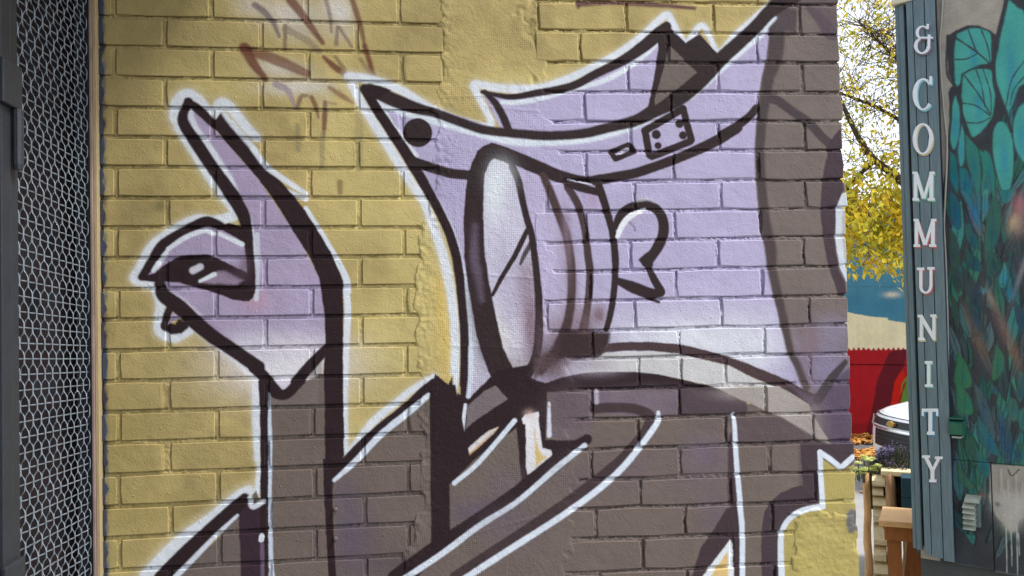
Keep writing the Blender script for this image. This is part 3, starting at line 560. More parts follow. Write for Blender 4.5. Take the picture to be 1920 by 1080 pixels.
def plaster_y(X, Z):
    n1 = nz(X.shape, 14)*.030+nz(X.shape, 5)*.014
    dl, dr = X-pl_l(Z)+n1, pl_r(Z)-X+n1*1.6
    tl = np.clip((dl+.012)/.020, 0, 1); tl = tl*tl*(3-2*tl); tr = np.clip((dr+.014)/.062, 0, 1); tr = tr*tr*(3-2*tr)
    low = np.clip((.11-dr)/.09, 0, 1)                                   # towards the older bricks it thins to nothing
    rough = np.clip(1.2-np.minimum(dl, dr)/.045, .10, 1)
    y = -.0125+.0137*np.minimum(tl, tr)-.0007*low+(nz(X.shape, 3)*.0026+nz(X.shape, 8)*.0014)*rough*np.minimum(tl, tr*2)+nz(X.shape, 40)*.0012
    for a, b in RIDGES:
        (xa, za), (xb, zb) = wall_pt(*a), wall_pt(*b); t = np.clip(((X-xa)*(xb-xa)+(Z-za)*(zb-za))/((xb-xa)**2+(zb-za)**2), 0, 1)
        y += .0011*np.exp(-(np.hypot(X-xa-t*(xb-xa), Z-za-t*(zb-za))/.0028)**2)*(nz(X.shape, 12)+.6)
    return -y
grid_sheet('plaster_patch', wall_pt(725, 540)[0], wall_pt(1140, 540)[0], ZB, ZT, .0028, plaster_y, m_plas, wall)
ed_f = edge_fun([(900,1602),(1000,1605),(1150,1608)])
def smear_y(X, Z):
    x0, zt = wall_pt(1480, 1000)[0], wall_pt(1540, 958)[1]
    d = np.minimum(np.minimum(X-x0, zt-Z), ed_f(Z)+.01-X)+nz(X.shape, 12)*.03+nz(X.shape, 4)*.012
    t = np.clip((d+.012)/.024, 0, 1); t = t*t*(3-2*t)
    return -(-.0125+.0148*t+(nz(X.shape, 3)*.0011+nz(X.shape, 12)*.0022+(nz(X.shape, 2)[:, :1]*.0014*(nz(X.shape, 20)+.5)))*t)
grid_sheet('plaster_patch', wall_pt(1440, 1000)[0], ed_f(np.array([ZB+.3]))[0]+.004, ZB, wall_pt(1540, 915)[1], .0028, smear_y, m_plas, wall)
# two screw heads left in the wall
for x, y in ((629, 955), (629, 1010)):
    X, Z = wall_pt(x, y); s = MB().tube([(0,.004,0),(0,-.003,0),(0,-.0055,0)], [.0052,.0052,.0034], 10).tube([(0,-.005,0),(0,-.0075,0)], [.0018,.0014], 6)
    o = s.build('screw', m_mur, wall); o.location = (X, 0, Z)

# ---------------------------------------------------------------- left: metal screens at right angles to the wall
m_frame = mat('charcoal_paint', (40,43,49), .5, .0006, 200, .12, 20)
m_wire = mat('galvanised_wire', (122,130,138), .5, .0002, 400, .25, 60, metal=.35)
m_dark = mat('dark_glazing', (30,27,30), .6, 0, 10, .5, 9, spec=.05, ramp=[(.35,(28,29,33)),(.55,(44,36,36)),(.7,(40,43,49))])
m_tan = mat('tan_timber_trim', (158,140,104), .7, .0008, 120, .15, 10, stretch=(30,30,2))
m_pink = mat('weathered_edge_trim', (126,108,100), .7, .0008, 120, .2, 14)
GX = -0.058; PITCH_Z = .0292; Y0, Y1 = -.372, -.012; NR = 100; Z_LOW = .20; DROP = .020
def wire_mesh(phase):
    b = MB(); pts = [(.0034*math.tanh(2.4*math.sin(math.pi*i/8+math.pi*phase)), .0004*math.sin(math.pi*i/4+math.pi*phase), i*PITCH_Z/8) for i in range(NR*8+1)]
    b.tube(pts, .00125, 5); return mesh('wire', b.v, b.f, True)
def hwire_mesh():
    b = MB(); n = 60; pts = [(-.0008+.0012*math.sin(i*1.05), Y0+(Y1-Y0)*i/n, -DROP*i/n) for i in range(n+1)]; b.tube(pts, .0015, 5); return mesh('wire', b.v, b.f, True)
V2, H1 = [wire_mesh(0), wire_mesh(1)], hwire_mesh()
scr = empty('mesh_screen', (GX, 0, 0)); tag(scr, 'woven grey wire screen panel in a charcoal frame beside the painted brick wall', 'screen', 'wire mesh screens')
NV = 20
for i in range(NV):
    f = (i+.5)/NV; link('wire', V2[i % 2], m_wire, scr, (0, Y0+(Y1-Y0)*f, Z_LOW-DROP*f))
for j in range(NR): link('wire', H1, m_wire, scr, (0, 0, Z_LOW+(j+.5)*PITCH_Z))
MB().box((-.03, -.4035, 0), (.008, -.3745, 3.5), .002).build('frame_post', m_frame, scr)
MB().box((-.028, -.012, 0), (.004, .012, 3.5), .002).build('frame_post', m_frame, scr)
MB().box((-.026, -.3745, .14), (.004, -.012, .19), .002).build('bottom_rail', m_frame, scr); MB().box((-.026, -.3745, 3.13), (.004, -.012, 3.18), .002).build('top_rail', m_frame, scr)
gate = empty('mesh_gate', (GX, -.80, 0)); tag(gate, 'hinged wire mesh gate with a charcoal post at the left edge of the picture', 'gate', 'wire mesh screens')
for i in range(NV):
    f = (i+.5)/NV; link('wire', V2[i % 2], m_wire, gate, (0, -.036+.36*(f-.5)-.02, Z_LOW+.01-DROP*f))
for j in range(NR): link('wire', H1, m_wire, gate, (0, .135, Z_LOW+.01+(j+.5)*PITCH_Z))
MB().box((-.03, .3575, 0), (.010, .3935, 3.5), .002).build('gate_post', m_frame, gate); MB().box((-.03, -.30, 0), (.010, -.255, 3.5), .002).build('gate_post', m_frame, gate)
def hinge(z):
    b = MB().box((.009, .345, -.005), (.020, .4185, .075), .003); h = b.build('hinge', m_frame, gate); h.location = (0, 0, z)
    p = MB().tube([(.019,.400,-.115),(.019,.400,-.105),(.019,.400,-.006)], [.0075,.0095,.0095], 10).build('hinge_pin', m_frame, h)
zc = at_y(22, 185, -.41)[2]*0+CAM[2]
hinge(2.3+(580-178)*1.50/F_PX); hinge(2.3+(580-1100)*1.50/F_PX)
rec = MB(); rec.box((-3.2, -2.6, 0), (-.12, -.004, 5.0)); rec.box((-3.2, .0, 0), (-.0505, 3.1, 5.0)); left_b = rec.build('dark_doorway_building', m_dark); left_b.name = 'shopfront'
tag(left_b, 'dark glazed shopfront seen through the wire mesh screens', 'building')
tr = empty('corner_trim', (0, 0, 0)); tag(tr, 'narrow tan strip of trim running down the left end of the brick wall', 'trim')
MB().box((-.0500, -.022, 0), (-.0445, .02, 4), .001).build('edge_strip', m_pink, tr); MB().box((-.0442, -.016, 0), (-.0365, .02, 4), .0012).build('face_strip', m_tan, tr)

MB().box((-3.2, -2.9, 3.28), (.36, -.008, 3.42), .01).build('added_shade_canopy', m_frame, left_b)  # unseen overhang, added to darken the wall's upper left

# ---------------------------------------------------------------- right: clad corner, hand-lettered board and the leaf mural
ANG = math.radians(42); NRM = np.array([-math.cos(ANG), -math.sin(ANG), 0.0]); TU = np.array([math.sin(ANG), -math.cos(ANG), 0.0])
P_S = CAM+ray(1745, 540)*5.0; P_S[2] = 0.0
P_M = P_S-NRM*.07
def at_plane(px, py, P0):
    d = ray(px, py); return CAM+d*(np.dot(P0-CAM, NRM)/np.dot(d, NRM))
def conv_on(P0):
    def c(x, y):
        p = at_plane(x, y, P0)-P0; return float(np.dot(p, TU)), float(p[2])
    return c
cs, cm = conv_on(P_S), conv_on(P_M)
for _n, _o in dict(R1=(1680,0), R2=(1680,360), R3=(1680,720)).items(): TILES[_n] = (_o[0], _o[1], 3.0)
def paint_leaves():
    x0 = cm(1770, 540)[0]; x1 = x0+1.75
    m = Paint(x0-.12, x1, cm(1850, 1075)[1]-.9, cm(1850, 0)[1]+.55, .0022, cm, 5.0/F_PX, (158,153,145), 9)
    S, PO, SP = m.stroke, m.poly, m.spray; D = (60,64,70)
    n1 = vnoise((m.h, m.w), 22, m.rng); m.img *= (.9+.2*n1)[..., None]
    PO(T('R1',285,205,340,168,400,143,470,143,530,172,560,196,575,130,598,40,620,-60,1000,-60)+T('R3',1000,1400,250,1400)+T('R1',255,1080,290,900,300,700,300,500,320,480,290,400), D, 2)
    for y in range(4):
        SP(1850, 500+170*y, 70, 60, (62,66,74), .6)
    TE, TB, GR = (76,164,158), (60,134,160), (72,138,110)
    r5 = np.random.default_rng(31)
    for i in range(150):                               # older, muted feathers under the bright leaves
        x, y = r5.uniform(1782, 1960), r5.uniform(200, 1000)
        if y < 330 and x < 1860: continue
        L, Wd, a = r5.uniform(60, 120), r5.uniform(7, 12), r5.normal(-.10*(x-1850)/40, .2); ca, sa = math.cos(a), math.sin(a)
        k = r5.uniform(.8, 1.2); c = [(56,116,116),(62,104,112),(60,116,102),(74,94,100),(80,90,94)][r5.integers(0, 5)]; c = tuple(int(v*k) for v in c)
        q = [(x+w*ca+h*sa, y+h*ca-w*sa) for w, h in ((0,-L/2),(Wd*.7,-L*.2),(Wd,L*.1),(Wd*.5,L*.38),(0,L/2),(-Wd*.5,L*.38),(-Wd,L*.1),(-Wd*.7,-L*.2))]
        PO([((px-x)*1.22+x, (py-y)*1.06+y) for px, py in q], (40,44,50), 1.6, .9, 3); PO(q, c, 1.8, .9, 3); S([(x+L*.4*sa*-1, y-L*.4*ca), (x+L*.4*sa, y+L*.4*ca)], 1.4, (40,46,52), 1, .7, 0)
    leaf = [('R1',(345,190,420,160,490,165,535,200,545,260,532,350,440,375,345,485,330,380,330,270),TE),('R1',(380,420,440,390,500,385,545,410,555,500,550,620,520,690,440,770,410,720,375,620,370,520),TE),
        ('R1',(635,0,680,40,730,100,740,430,690,490,640,620,620,610,580,500,555,400,570,300,600,150),TE),('R1',(575,685,610,690,645,750,660,850,655,980,630,1085,600,1085,560,950,545,830,550,740),TE),('R1',(690,605,740,590,740,900,690,870,665,800,660,700),TE),
        ('R1',(335,540,355,620,355,740,330,840,310,800,302,700,315,600),TE),('R1',(375,690,388,800,378,920,358,930,350,850,360,750),TE),('R1',(305,850,340,900,348,1080,320,1040,303,980),(40,120,120)),('R1',(392,740,420,780,465,850,475,1000,462,1090,430,1000,395,880),(58,128,118)),
        ('R1',(470,840,520,860,552,960,548,1090,500,1000),(52,130,118)),('R1',(355,940,400,960,430,1090,372,1090),(44,118,130)),('R1',(490,960,520,1000,530,1090,480,1090),(60,126,118)),('R2',(303,-10,350,50,362,190,335,205,305,120),(34,108,128)),('R2',(362,-10,420,30,470,150,478,215,430,120),TB),
        ('R2',(490,-10,518,-10,503,120,485,160),TE),('R2',(545,20,585,80,588,200,545,330,505,400,500,260,515,150),(54,112,98)),('R2',(390,170,450,250,472,335,400,270),(46,104,104)),('R2',(385,310,460,380,482,445,410,420),(44,96,100)),('R2',(580,-10,670,-10,640,50,600,60),(42,138,136)),
        ('R2',(302,200,340,260,360,420,310,360),(60,92,76)),('R2',(305,400,335,430,358,570,320,500),(58,86,74)),('R2',(315,580,345,640,352,760,322,700),(62,92,72)),('R2',(610,395,622,440,605,540,578,500),(66,160,162)),('R2',(640,490,650,560,636,622,625,560),(60,150,158)),('R2',(475,525,495,552,490,575),(90,170,170)),
        ('R2',(380,420,430,480,500,650,520,700,430,620,390,540),(58,78,84)),('R2',(385,600,450,680,500,790,430,760),(56,84,92)),('R2',(520,330,575,370,590,430,530,480,510,420),(50,96,88)),('R2',(350,900,400,980,425,1090,330,1090),(58,132,92)),('R2',(565,860,605,920,602,1000,545,1060,545,960),(60,126,92)),('R2',(660,600,720,680,740,800,690,760),(50,84,96)),
        ('R3',(335,-10,400,50,432,130,420,172,350,150),(60,138,100)),('R3',(440,0,500,70,562,285,500,230,455,90),(76,104,112)),('R3',(460,180,520,260,580,380,592,412,520,370,465,290),(50,116,126)),('R3',(570,110,610,200,617,420,590,300),(58,104,122)),('R3',(640,70,680,100,685,190,650,205,630,130),(66,122,108)),
        ('R3',(690,150,740,130,740,260,690,240),(58,124,112)),('R3',(450,360,500,420,527,460,515,525,460,470),(48,120,118)),('R3',(345,430,380,500,442,577,400,580,355,540),(66,116,90)),('R3',(415,300,435,330,425,410,415,390),(64,110,84)),('R3',(620,230,650,300,640,430,610,430),(56,96,112)),('R3',(680,330,700,380,690,440,670,430),(54,100,110)),
        ('R3',(530,-10,560,20,575,60,540,40),(60,110,104)),('R3',(690,-10,730,-10,700,100,680,60),(62,112,106)),('R3',(590,760,640,830,620,870,585,830),(62,98,76)),('R2',(690,1000,740,1040,740,1090,685,1090),(60,110,106))]
    leaf = [(tl, p, tuple(min(int(v*.95)+2, 200) for v in c)) for tl, p, c in leaf]
    for tl, p, c in leaf:
        q = T(tl, *p); low = tl == 'R2' or tl == 'R3'; PO([(a+(a-sum(u for u, _ in q)/len(q))*.16, b) for a, b in q], D, 1.4, .9, 3); PO(q, tuple(int(v*.8+14) for v in c) if low else c, 2.2, 1, 3); cx = sum(a for a, b in q)/len(q); cy = sum(b for a, b in q)/len(q); h = max(b for a, b in q)-min(b for a, b in q)
        SP(cx+2, cy+h*.1, 7, h*.26, (int(c[0]*.7), int(c[1]*.84), min(c[2]+12, 255)), .6)
        if cy > 330: S([(cx+1, cy-h*.3), (cx-1.5, cy+h*.34)], 1.3, D, 1.2, .6, 0)
    for tl, p, w in [('R1',(335,212,450,290,540,368),3),('R1',(405,165,440,260,462,302),2),('R1',(480,170,515,260,530,350),2),('R1',(330,335,400,330,460,300),2.4),('R1',(385,425,470,540,532,645),2.2),('R1',(450,395,480,480,500,600),1.8),('R1',(490,390,530,520,535,640),1.8),('R1',(378,580,450,595,530,650),2.2),
        ('R1',(400,690,470,690,535,660),2.2),('R1',(730,330,650,450,618,600),2.2),('R1',(730,420,665,500,640,590),2),('R1',(545,200,550,400,560,500,610,620,650,740),6),('R1',(660,640,690,590,730,560),3),('R1',(300,520,310,640,296,820,330,850),4),('R1',(368,560,376,700,420,780,490,850),3),('R1',(372,418,430,388,520,382),3),('R1',(290,200,285,400,330,490),4)]:
        S(T(tl, *p), [w, w*.8], D, 1.1, .95)
    for x, y, rx, ry, c, a, ro in [(1835,640,9,34,(122,98,84),.6,-.35),(1880,610,10,52,(108,90,92),.65,-.35),(1896,650,7,40,(126,96,80),.6,-.3),(1858,560,5,22,(150,136,124),.6,-.3),(1812,590,6,30,(110,92,84),.5,-.2),(1905,420,14,24,(172,146,134),.7,0),(1912,385,12,20,(176,120,130),.8,0),(1900,415,6,14,(196,176,140),.6,.3),(1910,480,14,36,(70,70,84),.7,0),(1918,500,4,60,(150,150,164),.5,.3),(1840,928,8,4,(120,84,72),.7,0)]:
        SP(x, y, rx, ry, c, a, ro)
    for i in range(60):
        x, y = m.rng.uniform(1790, 1935), m.rng.uniform(430, 860); l = m.rng.uniform(8, 30); a = m.rng.normal(.25, .25)
        S([(x, y), (x+l*math.sin(a), y+l*math.cos(a))], [1.6, .5], (84, 92, 100) if i % 2 else (36, 40, 46), 1.6, .5, 0)
    PO(T('R3',528,448,640,455,740,462,740,745,690,770,670,830,632,820,560,740,525,650), (150,147,143), 2)
    for x, y in ((1872,880),(1885,900),(1900,890),(1912,905),(1878,920)): S([(x, y), (x+1, y+50)], [2, 4], (126,124,122), 2, .5, 0); S([(x+5, y), (x+6, y+44)], [3, 2], (186,184,182), 2, .5, 0)
    for x, y, rx, ry in ((1880,945,18,18),(1896,968,18,22),(1910,945,14,20),(1893,985,8,10)): SP(x, y, rx, ry, (176,175,174), .9)
    for x, y0, y1 in ((1886,990,1110),(1895,995,1060),(1906,985,1120),(1909,1000,1040)): S([(x, y0), (x+1.5, (y0+y1)/2), (x+2, y1)], [2.2, 1.4], (176,180,180), .8, .8)
    SP(1870, 945, 4, 4, (60,60,62), .7); S(T('R3',630,480,650,515,690,480), 2.2, (66,64,62), 1, .9)
    PO(T('R3',200,1010,330,1006,440,1020,545,1045,800,1090,800,1500,200,1500), (92,99,104), 2)
    g = vnoise((m.h, m.w), 1.6, m.rng)-.5; g2 = vnoise((m.h, m.w), 30, m.rng)-.5; m.img *= (1+.22*g+.2*g2)[..., None]
    return m
LF = paint_leaves()
m_leafwall = paint_material('leaf_mural_paint', LF, tuple(TU), (0,0,1), tuple(P_M), rough=.75, grain=.0016, coarse=.003)
RZ = math.atan2(TU[1], TU[0])
def on_plane(P0, name):                                 # an Empty whose x runs along the wall, -y out of it
    return empty(name, tuple(P0), RZ)
xl = cm(1700, 540)[0]
rb = on_plane(P_M, 'mural_building'); tag(rb, 'grey corner building with a mural of teal leaves on its wall', 'building')
zl = cm(1830, 1063)[1]
m_shell = mat('dark_render', (70,74,78), .85, .003, 30, .1, 4)
MB().box((xl, .012, zl+.02), (xl+3.2, 1.0, 4.5)).build('shell', m_shell, rb)
MB().box((xl+.02, .03, 0), (xl+3.2, .97, zl+.02)).build('plinth', m_shell, rb)
xs_ = cm(1861, 950)[0]
zm_ = cm(1861, 868)[1]
MB().box((xl+.03, -.004, zm_+.002), (xl+3.15, .014, 4.48), .002).build('wall_panel', m_leafwall, rb)
MB().box((xl+.03, -.0045, zl), (xs_-.005, .014, zm_-.001), .002).build('wall_panel', m_leafwall, rb); MB().box((xs_+.002, -.002, zl-.012), (xl+3.15, .014, zm_-.001), .002).build('wall_panel', m_leafwall, rb)
# the board: narrow boards in front, two boards on the return, standing proud of the wall
m_board = mat('blue_grey_board_paint', (94,114,126), .6, .001, 90, .17, 5, stretch=(16,16,1.6))
sg = on_plane(P_S, 'lettered_board'); tag(sg, 'tall blue-grey board at the building corner lettered & COMMUNITY', 'sign')
def xcol(x): return cs(x, 540)[0]
sx = lambda xt, xb: (cs(xt, 60)[0]+cs(xb, 1000)[0])/2
BX = [(sx(1708,1726), sx(1719,1740)), (sx(1719.6,1741), sx(1740,1762)), (sx(1741,1763), sx(1760.5,1782))]
zb0 = cs(1750, 1045)[1]; ztop = cs(1745, -6)[1]
for i, (a, b) in enumerate(BX):
    MB().box((a+.001, -.010, zb0+(.012, .004, -.008)[i]), (b-.001, .012, ztop), .0025).build('board', m_board, sg)
MB().box((sx(1683,1703), .022, zb0+.03), (sx(1690,1711), .045, ztop), .003).build('board', m_board, sg)
MB().box((sx(1690.6,1711.6), .012, zb0+.026), (sx(1700,1721), .040, ztop), .003).build('board', m_board, sg)
MB().box((sx(1683,1703)+.004, .046, zb0+.05), (sx(1760,1782)-.004, .066, ztop-.01)).build('backing', m_frame, sg)
MB().box((sx(1683,1703)-.01, -.016, ztop+.002), (sx(1760,1782)+.01, .062, ztop+.03), .003).build('cap', mat('cream_cap', (196,190,170), .6), sg)
m_let = mat('white_letter_paint', (212,220,232), .55, .0004, 200, .05, 20)
def letter(ch, polys, sh):
    """polys: outlines in photograph places; a white letter over its offset coloured shadow."""
    o = None
    for dx, dy, d0, mm, nm in ((0, 0, -.0150, m_let, 'letter'), (2.0, 2.6, -.0118, sh, 'letter_shade')):
        if mm is None: continue
        b = MB()
        for i, p in enumerate(polys):
            q = [cs(x+dx, y+dy) for x, y in p]; b.prism(q, d0-i*.00025, -.0103)
        k = b.build(nm, mm, sg if o is None else o)
        if o is None: o = k; o['label'] = 'white painted character '+ch
def RP(tl, *xy): return T(tl, *xy)
def bx(tl, x0, y0, x1, y1): return T(tl, x0, y0, x1, y0, x1, y1, x0, y1)
def seg(tl, x0, y0, x1, y1, w):
    d = math.hypot(x1-x0, y1-y0); nx, ny = -(y1-y0)/d*w/2, (x1-x0)/d*w/2
    return T(tl, x0+nx, y0+ny, x1+nx, y1+ny, x1-nx, y1-ny, x0-nx, y0-ny)
def arc(tl, cx, cy, rx, ry, a0, a1, w0, w1, n=20):
    out = []
    for i in range(n):
        p = []
        for t in (i/n, (i+1)/n):
            a = math.radians(a0+(a1-a0)*t); k = abs(math.cos(a)); w = w0+(w1-w0)*k
            p.append((cx+rx*math.cos(a), cy-ry*math.sin(a), cx+(rx-w)*math.cos(a), cy-(ry-w*.8)*math.sin(a)))
        out.append(T(tl, p[0][0], p[0][1], p[1][0], p[1][1], p[1][2], p[1][3], p[0][2], p[0][3]))
    return out
def shade(n, c): return mat(n, c, .6, 0, 10, .05)
s_cy, s_rd, s_yl, s_gn, s_bl, s_pl = shade('cyan_shade_paint', (120,184,200)), shade('red_shade_paint', (176,96,100)), shade('cream_shade_paint', (196,186,150)), shade('green_shade_paint', (110,172,150)), shade('blue_shade_paint', (70,140,180)), shade('plum_shade_paint', (120,104,124))
letter('&', arc('R1',155,187,40,40,40,280,10,17)+arc('R1',152,262,46,46,95,350,11,20)+[bx('R1',178,140,190,168), bx('R1',140,212,212,222), seg('R1',192,200,190,280,15)], s_pl)
letter('C', arc('R1',158,533,60,90,45,318,11,26,28)+[bx('R1',193,432,207,478)], s_cy)
letter('O', arc('R1',155,783,57,88,0,360,11,22,32), s_yl)
def M(tl, x0, x1, y0, y1): return [bx(tl,x0+6,y0,x0+25,y1), bx(tl,x1-30,y0,x1-8,y1), seg(tl,x0+17,y0+4,(x0+x1)/2,y1-12,20), seg(tl,x1-18,y0+4,(x0+x1)/2+2,y1-12,16), bx(tl,x0,y1-15,x0+36,y1), bx(tl,x1-40,y1-15,x1,y1), bx(tl,x0,y0,x0+24,y0+14), bx(tl,x1-26,y0,x1,y0+14)]
letter('M', M('R1',97,221,967,1130), s_gn); letter('M', M('R2',103,230,152,310), s_rd)
letter('U', [bx('R2',134,425,152,530), bx('R2',192,425,208,530), bx('R2',121,425,162,440), bx('R2',180,422,221,437)]+arc('R2',171,528,37,44,180,360,14,17,14), s_rd)
letter('N', [bx('R2',137,690,153,832), bx('R2',208,690,223,832), seg('R2',140,694,218,826,20), bx('R2',125,690,150,704), bx('R2',196,688,229,702), bx('R2',129,818,164,834)], s_yl)
letter('I', [bx('R2',178,952,196,1092), bx('R2',165,950,208,966), bx('R2',166,1080,210,1095)], s_gn)
letter('T', [bx('R3',186,140,207,282), bx('R3',148,137,241,154), bx('R3',148,137,160,178), bx('R3',229,137,241,178), bx('R3',178,266,220,284)], s_bl)
letter('Y', [bx('R3',198,478,219,548), seg('R3',168,404,209,486,20), seg('R3',248,408,209,486,17), bx('R3',150,399,194,414), bx('R3',222,406,266,420), bx('R3',190,535,231,550)], s_pl)
# cable, light box, louvred vent
m_cable = mat('grey_cable', (150,148,142), .6)
cb = MB().tube([(*(at_plane(x, y, P_M)+NRM*.016),) for x, y in [(1769,-20),(1768,20),(1763,80),(1766,150),(1771,210),(1777,260),(1776,320),(1771,420),(1775,500),(1778,600),(1779,700),(1781,800),(1784,900),(1787,1040)]], .0062, 6).build('cable', m_cable, None, True)
tag(cb, 'thin grey cable running down the wall beside the lettered board', 'cable')
m_green = mat('dark_green_metal', (34,92,78), .45, .0005, 100, .15, 20)
lb = on_plane(P_M, 'wall_light'); tag(lb, 'small dark green box light fixed to the mural wall by the letter T', 'light')
(xa, za), (xb, zb) = cm(1786, 783), cm(1813, 816)
MB().prism([(-.01,zb),(-.01,za),(-.085,za-.012),(-.10,za-.02),(-.10,zb+.012)], xa, xb, 0).build('housing', m_green, lb); MB().box((xa-.004, -.092, za+.001), (xb+.004, -.006, za+.010), .002).build('lid', m_green, lb)
MB().box((xa+.012, -.088, zb-.010), (xb-.012, -.02, zb+.001), .002).build('lens', mat('clouded_lens', (150,160,158), .3), lb)
m_vent = mat('painted_metal_vent', (150,158,152), .5, .0008, 90, .2, 12)
vt = on_plane(P_M, 'wall_vent'); tag(vt, 'small louvred vent with five slats on the dark lower wall', 'vent')
(xa, za), (xb, zb) = cm(1809, 932), cm(1842, 988)
MB().box((xa+.012, -.035, zb), (xb-.002, -.003, za), .006).build('box', mat('vent_body_paint', (84,98,98), .6, .0006, 100, .2, 10), vt)
MB().prism([(-.004,za+.02),(-.05,za+.006),(-.07,za-.014),(-.06,za-.018),(-.036,za-.004),(-.004,za-.002)], xa+.01, xb, 0).build('hood', m_vent, vt)
hgt = (za-zb)/5.2
sl = None
for i in range(5):
    z = za-.02-i*hgt
    b = MB().prism([(-.036,0),(-.072,-.022),(-.076,-.028),(-.040,-.006)], xa, xb-.022, 0); k = b.build('slat', m_vent, vt); k.location = (0, 0, z)

# ---------------------------------------------------------------- behind: planter, bench, car, painted wall, tree
VA = math.radians(32.0); FV = np.array([math.sin(VA), math.cos(VA), 0.0]); RV = np.array([math.cos(VA), -math.sin(VA), 0.0])
def frame_at(dist): return CAM*np.array([1,1,0])+FV*dist
def at_dist(px, py, dist):
    d = ray(px, py); return CAM+d*(dist/np.dot(d, FV))
def loc_at(px, py, dist, P0):                           # (x along RV, z) in an Empty placed at P0 turned to RV
    p = at_dist(px, py, dist)-P0; return float(np.dot(p, RV)), float(p[2])
RVZ = math.atan2(RV[1], RV[0])
m_log = mat('split_log_ends', (240,216,178), .8, .004, 30, .2, 9, stretch=(3,12,12)); m_post = mat('round_timber_post', (206,164,114), .8, .004, 30, .25, 5, stretch=(14,14,1.5))
m_oldpost = mat('weathered_timber_post', (176,138,102), .85, .004, 30, .25, 5, stretch=(14,14,1.5)); m_rim = mat('pale_sawn_timber', (236,216,168), .75, .002, 40, .12, 6, stretch=(2,12,12))
m_soil = mat('potting_soil', (60,48,40), .95, .01, 40, .3, 20)
D0 = 7.4; P0 = frame_at(D0)
lx = lambda px, y=980: loc_at(px, y, D0, P0)[0]
lz = lambda py, px=1640: loc_at(px, py, D0, P0)[1]
pl = empty('log_planter', tuple(P0), RVZ); tag(pl, 'rustic planter of stacked split logs between upright timber posts', 'planter')
zt = lz(889); z0 = 0.0
def rough_post(x0, x1, y0, y1, za, zb, name, m, lean=0.0, seed=0):
    r = random.Random(seed); b = MB(); pts, rad = [], []
    for i in range(9):
        t = i/8; pts.append(((x0+x1)/2+lean*t+r.uniform(-.006, .006), (y0+y1)/2, za+(zb-za)*t)); rad.append((x1-x0)/2*(1.08-.14*t+r.uniform(-.05, .05)))
    return b.tube(pts, rad, 9).build(name, m, pl, True)
rough_post(lx(1622,1070), lx(1637,1070), -.05, .05, 0, zt+.01, 'post', m_post, lx(1616,900)-lx(1622,1070), 3)
cuts = [889,914,930,951,981,1024,1053,1080,1110]
for i, (a, b) in enumerate(zip(cuts, cuts[1:])):
    za, zb = lz(a+1), max(lz(b-1), 0.02); r = random.Random(i+20)
    if za-zb < .02: continue
    mb = MB(); w0 = lx(1635+i*.6, a); w1 = lx(1657+i*1.0, a)+r.uniform(-.01, .01); h = za-zb
    prof = [(zb+.12*h, -.02-r.uniform(0, .02)), (zb, .02), (zb, .36), (za, .36), (za, .03), (za-.1*h, -.015), (zb+.62*h, -.045-r.uniform(0, .03)), (zb+.35*h, -.05-r.uniform(0, .02))]
    mb.prism([(q, p) for p, q in prof], w0, w1, 0).build('log', m_log, pl)
rough_post(lx(1664,1000), lx(1686,1000), -.10, .02, 0, zt+.02, 'post', m_oldpost, lx(1658,900)-lx(1664,1000), 5)
MB().box((lx(1652,887), -.07, zt+.005), (lx(1652,887)+.95, .10, zt+.045), .006).build('rim', m_rim, pl)
MB().box((lx(1622), .06, zt-.30), (lx(1622)+1.25, .9, zt-.02)).build('soil', m_soil, pl)
m_teal = mat('dark_teal_boards', (22,64,78), .55, .001, 60, .12, 6, stretch=(2,10,10))
P1 = frame_at(7.15); tb = empty('teal_box', tuple(P1), RVZ); tag(tb, 'dark teal boarded box half hidden behind the lettered board', 'box')
x0 = loc_at(1683, 950, 7.15, P1)[0]; hz = loc_at(1690, 895, 7.15, P1)[1]
for i in range(6):
    a = hz*(1-i/6); b = hz*(1-(i+1)/6)
    MB().box((x0+.03, -.02, max(b, 0)+.004), (x0+.95, .004, a), .004).build('plank', m_teal, tb)
MB().box((x0+.035, .005, .004), (x0+.945, .5, hz-.004)).build('body', m_teal, tb)
# plants
m_suc = mat('pale_succulent_leaf', (214,220,150), .6, 0, 10, .25, 14, transl=.2); m_lav = mat('grey_green_foliage', (88,94,82), .8, 0, 10, .35, 18); m_pur = mat('purple_flower', (82,68,100), .8, 0, 10, .3, 20); m_lv2 = mat('silver_stones', (190,188,180), .8)
def leafq(b, p, d, up, L, Wd):
    p, d = Vector(p), Vector(d).normalized(); s = d.cross(Vector(up)); s = s.normalized() if s.length > .01 else d.orthogonal().normalized()
    n = s.cross(d); q = [p, p+d*L*.35+s*Wd*.5+n*Wd*.1, p+d*L*.75+s*Wd*.38, p+d*L-n*Wd*.2, p+d*L*.75-s*Wd*.38, p+d*L*.35-s*Wd*.5+n*Wd*.1]; b.add(q, [(0,1,2,3),(0,3,4,5)])
rp = random.Random(4)
pp = at_dist(1622, 890, D0+.04); su = empty('succulent', (pp[0], pp[1], pp[2]-.03)); tag(su, 'pale yellow-green rosette plant at the left end of the log planter', 'plant')
b = MB(); bs = MB()
for k in range(26):
    c = Vector((rp.uniform(-.09, .10), rp.uniform(-.08, .10), rp.uniform(.02, .16)))
    bs.tube([(c.x*.9, c.y*.9, -.02), tuple(c)], .006, 5)
    for j in range(16):
        a = j*2.4; e = .2+j*.07; leafq(b, c, (math.cos(a)*math.cos(e), math.sin(a)*math.cos(e), math.sin(e)), (0,0,1), .045-.0012*j, .026)
b.build('leaves', m_suc, su, fix=False); bs.build('stem', m_lav, su)
pp = at_dist(1690, 888, D0+.22); lv = empty('lavender_bush', (pp[0], pp[1], pp[2]-.04)); tag(lv, 'round grey-green bush with purple flower spikes growing in the log planter', 'bush')
b = MB(); fl = MB(); st = MB()
